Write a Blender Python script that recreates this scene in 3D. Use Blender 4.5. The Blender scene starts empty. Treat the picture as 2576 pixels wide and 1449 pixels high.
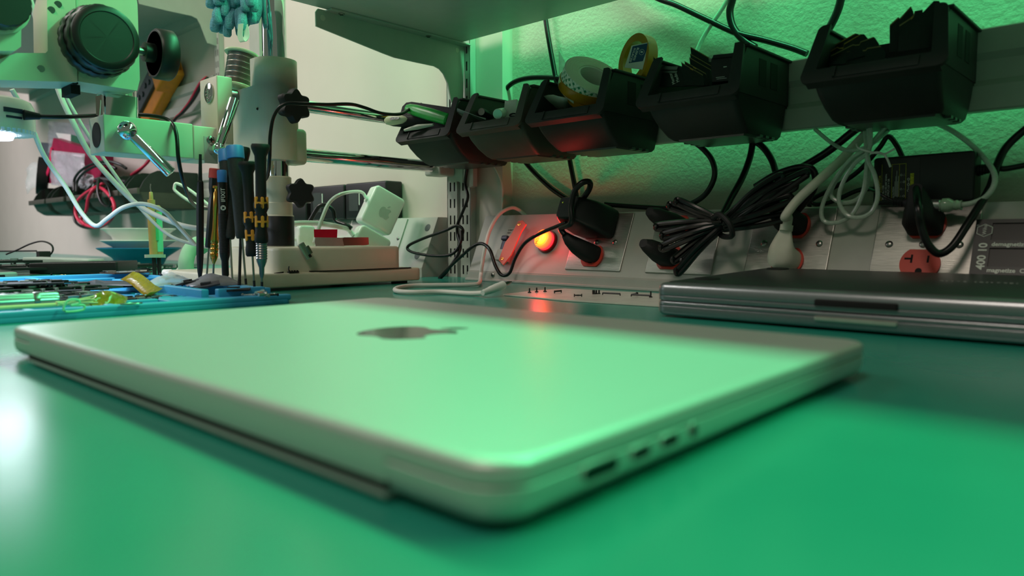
import bpy, bmesh, math, random
from mathutils import Vector as V, Matrix as MX
random.seed(7)
C = bpy.context.scene.collection
PI = math.pi
# ---------------------------------------------------------------- camera model (resected from the photograph)
FW, FH, FPX = 2576, 1449, 1832.05
YAW, PIT, CAMH = math.radians(43.546), math.radians(4.082), 0.0640
fwd = V((-math.sin(YAW)*math.cos(PIT), math.cos(YAW)*math.cos(PIT), -math.sin(PIT)))
rgt = V((math.cos(YAW), math.sin(YAW), 0.0))
dwn = fwd.cross(rgt)
EYE = V((0, 0, CAMH))
def ray(px, py):
    return rgt*((px-FW/2)/FPX) + dwn*((py-FH/2)/FPX) + fwd
def wx(px, py, x): d = ray(px, py); return EYE + d*((x-EYE.x)/d.x)
def wy(px, py, y): d = ray(px, py); return EYE + d*((y-EYE.y)/d.y)
def wz(px, py, z): d = ray(px, py); return EYE + d*((z-EYE.z)/d.z)
def wd(px, py, dep): return EYE + ray(px, py)*dep
def wp(px, py, P, n): d = ray(px, py); return EYE + d*((V(P)-EYE).dot(V(n))/d.dot(V(n)))
# ---------------------------------------------------------------- materials
def lin(c):
    return tuple(((v/255)/12.92 if v/255 <= .04045 else ((v/255+.055)/1.055)**2.4) for v in c)
MATS = {}
def mat(name, rgb, rough=.5, metal=0., var=.08, vs=60., bump=0., bs=200., stretch=None, spec=.5, coat=0., trans=0., emit=None, es=0., alpha=1., ior=1.45, rvar=.0, sss=0.):
    m = bpy.data.materials.new(name); m.use_nodes = True
    nt = m.node_tree; b = nt.nodes['Principled BSDF']
    L = nt.links
    tc = nt.nodes.new('ShaderNodeTexCoord'); mp = nt.nodes.new('ShaderNodeMapping')
    L.new(tc.outputs['Object'], mp.inputs[0])
    if stretch: mp.inputs['Scale'].default_value = stretch
    nz = nt.nodes.new('ShaderNodeTexNoise'); nz.inputs['Scale'].default_value = vs; nz.inputs['Detail'].default_value = 4
    L.new(mp.outputs[0], nz.inputs['Vector'])
    mr = nt.nodes.new('ShaderNodeMapRange'); mr.inputs[1].default_value = .3; mr.inputs[2].default_value = .7
    mr.inputs[3].default_value = 1-var; mr.inputs[4].default_value = 1+var
    L.new(nz.outputs[0], mr.inputs[0])
    mm = nt.nodes.new('ShaderNodeVectorMath'); mm.operation = 'SCALE'
    mm.inputs[0].default_value = lin(rgb); L.new(mr.outputs[0], mm.inputs['Scale'])
    L.new(mm.outputs[0], b.inputs['Base Color'])
    b.inputs['Roughness'].default_value = rough
    if rvar:
        r2 = nt.nodes.new('ShaderNodeMapRange'); r2.inputs[1].default_value = .3; r2.inputs[2].default_value = .7
        r2.inputs[3].default_value = max(0, rough-rvar); r2.inputs[4].default_value = rough+rvar
        L.new(nz.outputs[0], r2.inputs[0]); L.new(r2.outputs[0], b.inputs['Roughness'])
    b.inputs['Metallic'].default_value = metal
    b.inputs['Specular IOR Level'].default_value = spec
    b.inputs['Coat Weight'].default_value = coat
    b.inputs['Transmission Weight'].default_value = trans
    b.inputs['IOR'].default_value = ior
    b.inputs['Alpha'].default_value = alpha
    if sss: b.inputs['Subsurface Weight'].default_value = sss; b.inputs['Subsurface Scale'].default_value = .004
    if emit: b.inputs['Emission Color'].default_value = (*lin(emit), 1); b.inputs['Emission Strength'].default_value = es
    if bump:
        n2 = nt.nodes.new('ShaderNodeTexNoise'); n2.inputs['Scale'].default_value = bs; n2.inputs['Detail'].default_value = 5
        L.new(mp.outputs[0], n2.inputs['Vector'])
        bp = nt.nodes.new('ShaderNodeBump'); bp.inputs['Strength'].default_value = bump; bp.inputs['Distance'].default_value = .002
        L.new(n2.outputs[0], bp.inputs['Height']); L.new(bp.outputs[0], b.inputs['Normal'])
    MATS[name] = m
    return m
ALU = mat('silver anodised aluminium', (205, 206, 203), .43, .55, var=.02, vs=900, bump=.03, bs=2500)
DALU = mat('dark satin aluminium', (150, 154, 158), .30, .8, var=.03, vs=300)
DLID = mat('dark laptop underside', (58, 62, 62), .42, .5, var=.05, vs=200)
BLK = mat('black plastic', (22, 24, 24), .42, var=.1)
BLKM = mat('matte black rubber', (18, 19, 20), .62, var=.12)
BLKG = mat('glossy black cable jacket', (14, 16, 16), .3, var=.1)
BIN = mat('black bin plastic', (40, 43, 41), .50, var=.12, vs=40, bump=.03, bs=600, spec=.35)
BIN2 = mat('charcoal bin plastic', (72, 72, 64), .5, var=.1, vs=40, bump=.03, bs=600, spec=.4)
DARK = mat('dark recess', (5, 6, 6), .8)
MIRR = mat('polished dark logo metal', (46, 46, 43), .12, 1.)
MATG = mat('green antistatic mat', (40, 148, 128), .23, var=.05, vs=9, rvar=.03, spec=.5, bump=.008, bs=60)
WALL = mat('cream stucco', (196, 196, 178), .8, var=.03, vs=30, bump=.0)
PANEL = mat('smooth cream board', (206, 198, 186), .6, var=.02, vs=12, bump=.02, bs=300)
GREYP = mat('light grey powder coat', (176, 178, 170), .45, var=.03, bump=.02, bs=1200)
CREAM = mat('cream enamel', (208, 204, 182), .36, var=.02, bump=.015, bs=900)
WHITEP = mat('white gloss plastic', (230, 232, 226), .22, var=.02)
WHITEM = mat('white matte', (222, 222, 214), .6, var=.03)
CHROME = mat('chrome', (225, 225, 225), .06, 1., var=.01)
STEEL = mat('steel', (150, 150, 146), .3, 1., var=.06)
BRUSH = mat('brushed steel', (186, 184, 178), .34, .9, var=.12, vs=120, stretch=(.6, 14, 14), bump=.12, bs=130, rvar=.06)
RED = mat('red receptacle plastic', (196, 62, 46), .4, var=.05)
PINK = mat('salmon red tag', (226, 110, 92), .5, var=.04)
NAVY = mat('navy plastic', (44, 52, 74), .4)
GOLD = mat('brass', (226, 160, 74), .25, 1., var=.05)
BLUE = mat('blue silicone', (58, 156, 200), .5, var=.05, vs=25, bump=.02, bs=400)
BLUET = mat('blue cap plastic', (66, 128, 204), .45)
YEL = mat('yellow ochre plastic', (214, 128, 30), .5, var=.08)
WRNY = mat('yellow grip inlay', (236, 158, 56), .55)
CLEAR = mat('clear plastic film', (225, 232, 228), .12, var=.04, alpha=.32)
CLEARC = mat('clear cable jacket', (190, 205, 190), .18, var=.1, vs=400, alpha=.75)
AMBER = mat('amber polyimide tape', (150, 128, 26), .16, var=.25, vs=180, alpha=.86, bump=.2, bs=250)
WHITET = mat('white print', (225, 228, 222), .6, var=.02)
YELT = mat('yellow print', (190, 186, 40), .6, var=.02)
PCB = mat('dark circuit board', (26, 34, 32), .35, var=.3, vs=500)
PCBG = mat('green circuit board', (24, 66, 48), .35, var=.3, vs=500)
CHIP = mat('chip black', (16, 17, 18), .3)
TIN = mat('tinned metal', (205, 208, 205), .25, .9)
COPPER = mat('gold contacts', (212, 160, 86), .3, .9)
GLOVE = mat('blue chenille', (112, 176, 196), .95, var=.18, vs=700, bump=.9, bs=900)
GREENP = mat('translucent green handle', (46, 170, 72), .3, var=.12, vs=90, sss=.3)
REDW = mat('red wire', (206, 40, 76), .4)
GREYW = mat('grey cable jacket', (196, 202, 196), .45)
# ---------------------------------------------------------------- mesh helpers
class B:
    def __init__(s): s.bm = bmesh.new()
    def add(s, verts, faces, M=None):
        vs = [s.bm.verts.new((M @ V(v)) if M is not None else v) for v in verts]
        for f in faces:
            try: s.bm.faces.new([vs[i] for i in f])
            except ValueError: pass
        return s
    def loft(s, rings, M=None, cap=True, closed=False):
        n = len(rings[0]); vs = [p for r in rings for p in r]; f = []
        m = len(rings)
        for k in range(m if closed else m-1):
            a, b = k*n, ((k+1) % m)*n
            for i in range(n):
                j = (i+1) % n
                f.append((a+i, a+j, b+j, b+i))
        if cap and not closed:
            f.append(tuple(range(n-1, -1, -1))); f.append(tuple(range((m-1)*n, m*n)))
        return s.add(vs, f, M)
    def box(s, lo, hi, M=None, bev=0.):
        x0, y0, z0 = lo; x1, y1, z1 = hi
        if bev <= 0:
            vs = [(x0,y0,z0),(x1,y0,z0),(x1,y1,z0),(x0,y1,z0),(x0,y0,z1),(x1,y0,z1),(x1,y1,z1),(x0,y1,z1)]
            return s.add(vs, [(3,2,1,0),(4,5,6,7),(0,1,5,4),(1,2,6,5),(2,3,7,6),(3,0,4,7)], M)
        T = MX.Translation(((x0+x1)/2, (y0+y1)/2, 0)); M = M @ T if M is not None else T
        return s.slab(x1-x0, y1-y0, max(bev*1.01, .0001), z0, z1, bev, bev, M)
    def slab(s, w, d, r, z0, z1, b0=0., b1=0., M=None, n=5):
        """rounded rectangle plate, edges rounded by b0 at the bottom and b1 on top"""
        R = []
        if b0 > 0:
            for k in range(3): a = PI/2*k/3; R.append((b0*(1-math.sin(a)), z0+b0*(1-math.cos(a))))
        R.append((0, z0+b0)); R.append((0, z1-b1))
        if b1 > 0:
            for k in range(1, 4): a = PI/2*k/3; R.append((b1*(1-math.cos(a)), z1-b1+b1*math.sin(a)))
        return s.loft([[(x, y, z) for x, y in rrect(w-2*i, d-2*i, max(r-i, .00005), n)] for i, z in R], M)
    def prism(s, pts, z0, z1, M=None):
        return s.loft([[(x, y, z0) for x, y in pts], [(x, y, z1) for x, y in pts]], M)
    def lathe(s, prof, M=None, seg=24, sx=1., sy=1., ph=0.):
        return s.loft([[(r*sx*math.cos(2*PI*i/seg+ph), r*sy*math.sin(2*PI*i/seg+ph), z) for i in range(seg)] for r, z in [(max(r, 1e-5), z) for r, z in prof]], M)
    def cyl(s, p0, p1, r0, r1=None, seg=20, bev=0.):
        p0, p1 = V(p0), V(p1); h = (p1-p0).length; r1 = r0 if r1 is None else r1
        pr = [(r0, 0), (r1, h)] if bev <= 0 else [(r0-bev, 0), (r0-bev*.3, bev*.3), (r0, bev), (r1, h-bev), (r1-bev*.3, h-bev*.3), (r1-bev, h)]
        return s.lathe(pr, aim(p0, p1), seg)
    def ball(s, c, r, seg=16, sc=(1, 1, 1)):
        return s.lathe([(r*math.sin(PI*k/10)*1., -r*math.cos(PI*k/10)*sc[2]) for k in range(11)], MX.Translation(c), seg, sc[0], sc[1])
    def tube(s, pts, r, seg=8, smooth=True, closed=False, flat=1., res=6, caps=True):
        P = [V(p) for p in pts]
        if smooth: P = spline(P, res, closed)
        rs = r if callable(r) else (lambda t: r)
        rings = []; n = len(P); up = None
        for i, p in enumerate(P):
            t = (P[(i+1) % n] if (closed or i < n-1) else p) - (P[i-1] if (closed or i > 0) else p)
            if t.length < 1e-9: t = V((0, 0, 1))
            t.normalize()
            if up is None:
                up = V((0, 0, 1)) if abs(t.z) < .9 else V((0, 1, 0))
            up = (up - t*up.dot(t)); up.normalize()
            sd = t.cross(up); rr = rs(i/max(1, n-1))
            rings.append([p + sd*(rr*math.cos(2*PI*k/seg)) + up*(rr*flat*math.sin(2*PI*k/seg)) for k in range(seg)])
        return s.loft(rings, None, caps, closed)
    def strip(s, pts, wid, th, wdir, res=6):
        """a flat band along pts, WID wide along the direction wdir"""
        P = spline([V(p) for p in pts], res); w = V(wdir).normalized(); rings = []
        for i, p in enumerate(P):
            t = (P[min(i+1, len(P)-1)]-P[max(i-1, 0)]).normalized(); nn = t.cross(w).normalized()
            rings.append([p+w*wid/2+nn*th/2, p-w*wid/2+nn*th/2, p-w*wid/2-nn*th/2, p+w*wid/2-nn*th/2])
        return s.loft(rings)
def rrect(w, d, r, n=5):
    o = []
    for cx, cy, a0 in ((w/2-r, d/2-r, 0), (-w/2+r, d/2-r, PI/2), (-w/2+r, -d/2+r, PI), (w/2-r, -d/2+r, 1.5*PI)):
        for k in range(n+1): a = a0+PI/2*k/n; o.append((cx+r*math.cos(a), cy+r*math.sin(a)))
    return o
def spline(P, res=6, closed=False):
    n = len(P)
    if n < 3: return P
    out = []
    for i in range(n if closed else n-1):
        p0 = P[(i-1) % n] if (closed or i > 0) else P[0]*2-P[1]
        p1, p2 = P[i], P[(i+1) % n]
        p3 = P[(i+2) % n] if (closed or i+2 < n) else P[-1]*2-P[-2]
        for k in range(res):
            t = k/res
            out.append(.5*((2*p1)+(p2-p0)*t+(2*p0-5*p1+4*p2-p3)*t*t+(3*p1-p0-3*p2+p3)*t**3))
    if not closed: out.append(P[-1])
    return out
def aim(p0, p1, roll=None):
    p0, p1 = V(p0), V(p1); z = (p1-p0).normalized()
    u = V(roll) if roll is not None else (V((0, 0, 1)) if abs(z.z) < .95 else V((1, 0, 0)))
    x = u.cross(z).normalized(); y = z.cross(x)
    M = MX((x, y, z)).transposed().to_4x4(); M.translation = p0
    return M
def frame(o, x, y):
    x = V(x).normalized(); y = V(y); y = (y-x*y.dot(x)).normalized(); z = x.cross(y)
    M = MX((x, y, z)).transposed().to_4x4(); M.translation = V(o)
    return M
def rot(o, rx=0, ry=0, rz=0):
    return MX.Translation(o) @ MX.Rotation(math.radians(rz), 4, 'Z') @ MX.Rotation(math.radians(ry), 4, 'Y') @ MX.Rotation(math.radians(rx), 4, 'X')
def world(o):
    m = o.matrix_basis.copy()
    return m if o.parent is None else world(o.parent) @ o.matrix_parent_inverse @ m
def obj(name, b, m, parent=None, smooth=35):
    me = bpy.data.meshes.new(name)
    bm = b.bm; bmesh.ops.remove_doubles(bm, verts=bm.verts, dist=1e-6); bmesh.ops.recalc_face_normals(bm, faces=bm.faces)
    ng = [f for f in bm.faces if len(f.verts) > 4]
    for f in bm.faces: f.smooth = smooth > 0
    a = math.radians(smooth)
    for e in bm.edges:
        if len(e.link_faces) == 2 and e.calc_face_angle(0) > a: e.smooth = False
    if ng: bmesh.ops.triangulate(bm, faces=ng)
    bm.to_mesh(me); bm.free()
    for q in (m if isinstance(m, (list, tuple)) else [m]): me.materials.append(q)
    o = bpy.data.objects.new(name, me); C.objects.link(o)
    if parent is not None:
        o.parent = parent
        o.matrix_parent_inverse = world(parent).inverted()
    return o
def tag(o, label, cat, group=None, kind=None):
    o['label'] = label; o['category'] = cat
    if group: o['group'] = group
    if kind: o['kind'] = kind
    return o
def thing(name, label, cat, loc=(0, 0, 0), group=None):
    o = bpy.data.objects.new(name, None); C.objects.link(o); o.location = loc; o.empty_display_size = .01
    return tag(o, label, cat, group)
def struct(name, b, m):
    o = obj(name, b, m); o['kind'] = 'structure'; return o
def text(name, s, size, M, m, parent, align='LEFT', depth=.0001, bold=0.):
    cu = bpy.data.curves.new(name, 'FONT'); cu.body = s; cu.size = size; cu.align_x = align; cu.extrude = depth; cu.resolution_u = 3; cu.offset = bold
    t = bpy.data.objects.new(name, cu); C.objects.link(t)
    dg = bpy.context.evaluated_depsgraph_get(); me = bpy.data.meshes.new_from_object(t.evaluated_get(dg))
    bpy.data.objects.remove(t); bpy.data.curves.remove(cu)
    me.transform(M); me.materials.clear(); me.materials.append(m)
    o = bpy.data.objects.new(name, me); C.objects.link(o)
    o.parent = parent; o.matrix_parent_inverse = world(parent).inverted()
    return o
def cable(name, label, pts, r, m, seg=8, cat='cable', group=None, res=6):
    o = obj(name, B().tube(pts, r, seg, res=res), m, None, 60); return tag(o, label, cat, group)
def px(lst, y):
    """pixels (x, y[, depth plane y]) to points on the plane Y = y of the room"""
    return [wy(p[0], p[1], p[2] if len(p) > 2 else y) for p in lst]
# ================================================================ camera and light
cd = bpy.data.cameras.new('camera'); cam = bpy.data.objects.new('camera', cd); C.objects.link(cam)
cm = MX((rgt, -dwn, -fwd)).transposed().to_4x4(); cm.translation = EYE; cam.matrix_world = cm
cd.sensor_width = 36; cd.lens = FPX/FW*36; cd.clip_start = .005; cd.clip_end = 30
cd.dof.use_dof = True; cd.dof.focus_distance = .9; cd.dof.aperture_fstop = 6.8
sc = bpy.context.scene; sc.camera = cam
sc.view_settings.view_transform = 'Standard'; sc.view_settings.look = 'None'; sc.view_settings.gamma = 1; sc.view_settings.exposure = 0
w = bpy.data.worlds.new('room air'); sc.world = w; w.use_nodes = True
w.node_tree.nodes['Background'].inputs[0].default_value = (.54, .68, .50, 1); w.node_tree.nodes['Background'].inputs[1].default_value = .20
def area(name, loc, aimat, sx, sy, col, power, spread=PI):
    l = bpy.data.lights.new(name, 'AREA'); l.shape = 'RECTANGLE'; l.size = sx; l.size_y = sy; l.color = col; l.energy = power; l.spread = spread
    o = bpy.data.objects.new(name, l); C.objects.link(o); o.location = loc
    o.rotation_euler = (V(aimat)-V(loc)).to_track_quat('-Z', 'Y').to_euler(); return o
area('green_led_strip', (-.13, .665, .80), (-.13, .64, 0), 1.5, .05, (.12, 1., .40), 15.5)
area('warm_room_lamp', (-.15, -.75, 1.58), (-.5, .7, .1), .45, .45, (1., .84, .72), 9.5)
area('far_bay_fill', (-2.9, -.55, 1.05), (-2.75, .78, .12), 1.3, .5, (1., .88, .97), 13, math.radians(120))  # added fill, no fitting behind it; brightens the far left wall
area('left_bench_fill', (-1.55, -.25, 1.35), (-1.35, .78, .15), .5, .3, (1., .93, .84), 4.5, math.radians(95))  # invented neutral fill aimed at the wall board left of the shelf
# ================================================================ the setting
ST = WALL.node_tree                                               # raised stucco on the wall
tcn = ST.nodes.new('ShaderNodeTexCoord'); n1 = ST.nodes.new('ShaderNodeTexNoise'); n1.inputs['Scale'].default_value = 185; n1.inputs['Detail'].default_value = 3; n1.inputs['Roughness'].default_value = .55
bpn = ST.nodes.new('ShaderNodeBump'); bpn.inputs['Strength'].default_value = .20; bpn.inputs['Distance'].default_value = .004
ST.links.new(tcn.outputs['Object'], n1.inputs['Vector']); ST.links.new(n1.outputs[0], bpn.inputs['Height']); ST.links.new(bpn.outputs[0], ST.nodes['Principled BSDF'].inputs['Normal'])
YW = .800
struct('wall_back', B().box((-7.0, YW, -.75), (1.6, YW+.1, 2.2)), WALL)
struct('wall_left', B().box((-7.1, -2.5, -.75), (-7.0, YW, 2.2)), PANEL)
struct('floor', B().box((-7.0, -2.5, -.78), (1.6, YW, -.75)), mat('grey floor', (120, 118, 112), .5))
struct('trim_1', B().box((-7.0, .7785, -.0), (-.7595, YW, 1.3), bev=0), PANEL)['label'] = 'smooth cream wall board covering the wall left of the uprights'
o = obj('workbench', B().box((-6.9, -.55, -.05), (1.2, .785, -.003)).box((-6.8, -.5, -.75), (-6.76, .7, -.05)).box((1.1, -.5, -.75), (1.14, .7, -.05)), WHITEM)
tag(o, 'long workbench carrying the green mat along the wall', 'workbench')
o = obj('antistatic_mat', B().box((-6.9, -.56, -.003), (1.2, .778, 0)), MATG)
tag(o, 'glossy green antistatic mat covering the whole workbench top', 'mat')
# ================================================================ silver laptop in front
W1, D1 = .3557, .2481
th = 3.16847621; hd = V((math.cos(th), math.sin(th), 0)); sd = V((math.sin(th), -math.cos(th), 0))
L1 = frame(V((-.10182, .10331, 0))+hd*W1/2+sd*D1/2, -hd, sd)
lp = thing('laptop', 'closed silver laptop lying in the foreground on the green mat', 'laptop', L1.translation)
def ring(i, z, w=W1, d=D1, r=.0125): return [(x, y, z) for x, y in rrect(w-2*i, d-2*i, max(r-i, .002), 8)]
obj('base', B().loft([ring(.009, .0014), ring(.0055, .0017), ring(.003, .0026), ring(.0012, .0040), ring(.0003, .0058), ring(0, .0072), ring(0, .0104), ring(.0005, .0108)], L1), ALU, lp, 40)
obj('lid', B().loft([ring(.0006, .0112), ring(0, .0116), ring(0, .0148), ring(.0003, .0156), ring(.001, .0162), ring(.0022, .0165), ring(.004, .0166)], L1), ALU, lp, 40)
obj('hinge_cover', B().box((-.141, -D1/2-.0002, .0052), (.141, -D1/2+.004, .0150), L1, .0004), ALU, lp)
obj('vent_slot', B().box((-.141, -D1/2-.0004, .0034), (.141, -D1/2+.006, .0054), L1), DARK, lp)
obj('vent_lip', B().box((-.141, -D1/2-.0003, .0014), (.141, -D1/2+.008, .0035), L1, .0006), ALU, lp)
for sx in (-1, 1):
    for sy in (-1, 1): obj('rubber_foot', B().cyl(L1 @ V((sx*(W1/2-.03), sy*(D1/2-.028), 0)), L1 @ V((sx*(W1/2-.03), sy*(D1/2-.028), .0022)), .009), BLKM, lp)
def port(name, v, w, h, z, m, ring_m=None):
    F = frame(L1 @ V((W1/2+.0001, -D1/2+v, z)), sd, (0, 0, 1))
    p = obj(name, B().prism(rrect(w, h, h*.48, 6), -.0005, .0003, F), m, lp)
    if ring_m:
        obj('rim', B().loft([[(x, y, 0) for x, y in rrect(w+.0016, h+.0016, h*.48+.0008, 6)], [(x, y, .0003) for x, y in rrect(w+.0012, h+.0012, h*.48+.0006, 6)], [(x, y, .0003) for x, y in rrect(w, h, h*.48, 6)], [(x, y, .0) for x, y in rrect(w, h, h*.48, 6)]], F, cap=False, closed=True), ring_m, p)
port('charging_port', .0356, .0145, .0036, .0082, MIRR, ALU)
port('data_port', .0535, .0088, .0030, .0082, DARK, ALU)
port('data_port', .0682, .0088, .0030, .0082, DARK, ALU)
port('headphone_jack', .0815, .0040, .0040, .0082, DARK, ALU)
# the fruit emblem on the lid: outline of the right half mirrored is not symmetric (bite on the right)
def bez(p0, p1, p2, p3, n=8):
    return [tuple((1-t)**3*a+3*(1-t)**2*t*b+3*(1-t)*t*t*c+t**3*d for a, b, c, d in zip(p0, p1, p2, p3)) for t in [k/n for k in range(n)]]
ap = bez((0, .30), (.10, .30), (.17, .38), (.27, .37)) + bez((.27, .37), (.36, .36), (.41, .31), (.44, .25)) \
   + bez((.44, .25), (.24, .14), (.27, -.12), (.47, -.19)) + bez((.47, -.19), (.40, -.38), (.30, -.50), (.19, -.50)) \
   + bez((.19, -.50), (.11, -.50), (.08, -.45), (-.01, -.45)) + bez((-.01, -.45), (-.10, -.45), (-.13, -.50), (-.21, -.50)) \
   + bez((-.21, -.50), (-.36, -.50), (-.49, -.20), (-.48, .02)) + bez((-.48, .02), (-.47, .24), (-.34, .37), (-.20, .37)) + bez((-.20, .37), (-.12, .37), (-.06, .30), (0, .30))
lf = bez((.02, .41), (.02, .53), (.12, .63), (.23, .64)) + bez((.23, .64), (.24, .52), (.15, .41), (.02, .41))
E1 = L1 @ MX.Translation((0, .002, .01655)) @ MX.Scale(.047, 4)
eb = B().prism(ap, 0, .004, E1); eb.prism(lf, 0, .004, E1)
obj('logo', eb, MIRR, lp)
# ================================================================ second laptop, upside down against the raceway
L2 = frame((-.316, .498, .0005), (1, .022, 0), (-.022, 1, .024))
W2, D2, H2 = .345, .210, .0265
l2 = thing('laptop', 'dark grey laptop lying upside down by the outlet strip at the right', 'laptop', L2.translation)
def slab2(b, z0, z1, e0, e1, m, n):
    return obj(n, B().slab(W2, D2, .009, z0, z1, e0, e1, L2 @ MX.Translation((W2/2, D2/2, 0)), 6), m, l2, 40)
slab2(0, .0010, .0088, .0035, .0004, DALU, 'lid')
slab2(0, .0092, .0122, .0003, .0012, DALU, 'screen_rim')
slab2(0, .0128, .0166, .0012, .0003, DALU, 'palm_rest')
slab2(0, .0170, H2, .0003, .0050, DALU, 'bottom_case')
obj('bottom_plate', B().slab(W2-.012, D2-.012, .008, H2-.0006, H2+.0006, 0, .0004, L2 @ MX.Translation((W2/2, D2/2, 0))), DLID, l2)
for (fx, fy) in ((.022, .045), (.022, D2-.022), (W2-.022, .045), (W2-.022, D2-.022)):
    F = L2 @ MX.Translation((fx, fy, H2)); obj('rubber_foot', B().lathe([(.0105, 0), (.0105, .0010), (.0096, .0017), (.006, .0021), (0, .0022)], F, 28), BLKM, l2)
NM = L2 @ MX.Translation((.127+.024, -.0004, 0))
obj('latch_recess', B().slab(.052, .003, .0014, .0164, .0208, 0, .0012, NM, 4), DARK, l2)
obj('thumb_notch', B().slab(.052, .003, .0014, .0058, .0090, .0014, 0, NM, 4), mat('pale notch metal', (214, 208, 196), .3, .6), l2)['label'] = 'pale polished thumb notch'
sp = B()
for i in range(46):
    if random.random() < .75: x = .175+.0036*i+random.random()*.001; sp.box((x, .118, H2+.0006), (x+.0008+random.random()*.0016, .1186+random.random()*.0006, H2+.0007), L2)
obj('engraving', sp, WHITET, l2)
# ================================================================ outlet raceway along the wall, right of the uprights
S0 = V((0, .725, .0145)); SY = V((0, .0335, .0791)).normalized(); SN = V((1, 0, 0)).cross(SY)
FS = frame(S0, (1, 0, 0), SY); FSI = FS.inverted()
def sl(px_, py_, off=0.): return FSI @ wp(px_, py_, S0+SN*off, SN)          # pixel to raceway-face coordinates (x, up the slope)
def sat(x, s, off=0.): return FS @ V((x, s, off))
rw = thing('outlet_raceway', 'long grey outlet raceway with red receptacles along the stucco wall', 'power strip', (-.3, .75, 0))
def raceway(parent, x0, x1, dy=0., m=GREYP):
    prof = [(.7245, .0), (.7245, .0145), (.7250, .0150), (.7580, .0928), (.7588, .0938), (.7775, .0938), (.7775, 0)]
    return obj('housing', B().loft([[(x, y+dy, z) for y, z in prof] for x in (x0, x1)]), m, parent, 20)
raceway(rw, -.7745, .12)
obj('bottom_flange', B().box((-.7785, .7195, 0), (.12, .7248, .0035), None, .0008).box((-.776, .7222, .0035), (.12, .7248, .0125)), GREYP, rw)
def screw(parent, M, r=.0034, m=STEEL, name='screw'):
    b = B().lathe([(r, -.0002), (r, .0006), (r*.8, .0013), (r*.45, .0017), (.0001, .0018)], M, 14)
    o = obj(name, b, m, parent)
    c = B().box((-r*.55, -r*.14, .0012), (r*.55, r*.14, .0019), M).box((-r*.14, -r*.55, .0012), (r*.14, r*.55, .0019), M)
    obj('screw_slot', c, DARK, o) if parent.parent is None else None
    return o
def recept_shape(w=.0335, h=.0275):
    R = w/2; k = math.asin(h/2/R); o = []
    for j in range(13): a = -k+2*k*j/12; o.append((R*math.cos(a), R*math.sin(a)))
    for j in range(13): a = PI-k+2*k*j/12; o.append((R*math.cos(a), R*math.sin(a)))
    return o
def receptacle(parent, x, s):
    F = FS @ MX.Translation((x, s, .0022))
    r = obj('receptacle', B().prism(recept_shape(), -.001, .0022, F), RED, parent)
    b = B().box((-.0079, .0005, .0021), (-.0062, .0085, .0024), F).box((-.0130, .0036, .0021), (-.0070, .0054, .0024), F)
    b.box((.0056, .001, .0021), (.0072, .0078, .0024), F)
    b.prism([(.0028*math.cos(a), -.0072+.0028*math.sin(a)) for a in [PI*k/8 for k in range(9)]]+[(-.0028, -.0098), (.0028, -.0098)], .0021, .0024, F)
    obj('contact_slot', b, DARK, r); return r
PL = []
for (a, b_, u, l) in (((1421, 682), (1561, 684), (1516, 575), (1493, 634)), ((1625, 685), (1789, 686), (1712, 583), (1680, 648)),
                      ((1876, 672), (2081, 672), (2005, 562), (1984, 642)), ((2189, 675), (2452, 680), (2333, 566), (2317, 655))):
    xa, xb = sl(*a).x, sl(*b_).x; xm = (xa+xb)/2; wdt = .0852
    if PL == []: wdt = xb-xa
    fp = obj('faceplate', B().slab(wdt, .0775, .0012, 0, .0022, 0, .0007, FS @ MX.Translation((xm, .0455, 0))), BRUSH, rw)
    ux, lx = sl(*u), sl(*l); xc = (ux.x+lx.x)/2; sc_ = .0445
    receptacle(fp, xc, sc_+.0195); receptacle(fp, xc, sc_-.0195)
    for dx in (-.0287, 0, .0287):
        if dx < 0 and len(PL) == 0: continue
        screw(fp, FS @ MX.Translation((xc+dx, sc_, .0022)))
    PL.append((xc, sc_))
for px_, py_ in ((1240, 692),): screw(rw, frame(wy(px_, py_, .7222)+V((0, -.0002, 0)), (1, 0, 0), (0, 0, 1)), .0032)
# circuit breaker with its red lock tag
q = sl(1284, 618); F = FS @ MX.Translation((q.x, q.y, 0))
br = obj('circuit_breaker', B().box((-.011, -.026, 0), (.008, .026, .0045), F, .001).box((-.011, -.026, .0045), (.008, -.010, .012), F, .001), GREYP, rw)
obj('toggle', B().box((-.0085, -.0125, .004), (.0015, .004, .0105), F, .0015).box((-.0095, .0035, .006), (.0025, .0105, .0135), F, .002), NAVY, br)
text('rating_print', 'CHINT', .0034, F @ MX.Translation((-.0088, .0205, .0046)), DARK, br)
text('rating_print', 'NBE7', .0030, F @ MX.Translation((-.0088, .0165, .0046)), DARK, br)
T = FS @ MX.Translation((q.x+.0125, q.y+.002, .012)) @ MX.Scale(1.45, 4, (1, 0, 0)) @ MX.Rotation(math.radians(-8), 4, 'Z')
tg = obj('lock_tag', B().prism([(-.0045, -.030), (.004, -.036), (.0085, -.020), (.008, .014), (.010, .026), (.003, .031), (-.002, .029), (-.003, .010), (-.0065, -.004)], 0, .002, T), PINK, br)
tg['label'] = 'salmon red lock tag'
for yy in (.0245, -.0275): obj('rivet', B().lathe([(.0019, 0), (.0019, .0026), (.0008, .0027), (.0007, .0010), (0, .001)], T @ MX.Translation((.0015 if yy > 0 else -.0005, yy, 0)), 12), GOLD, br)
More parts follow.
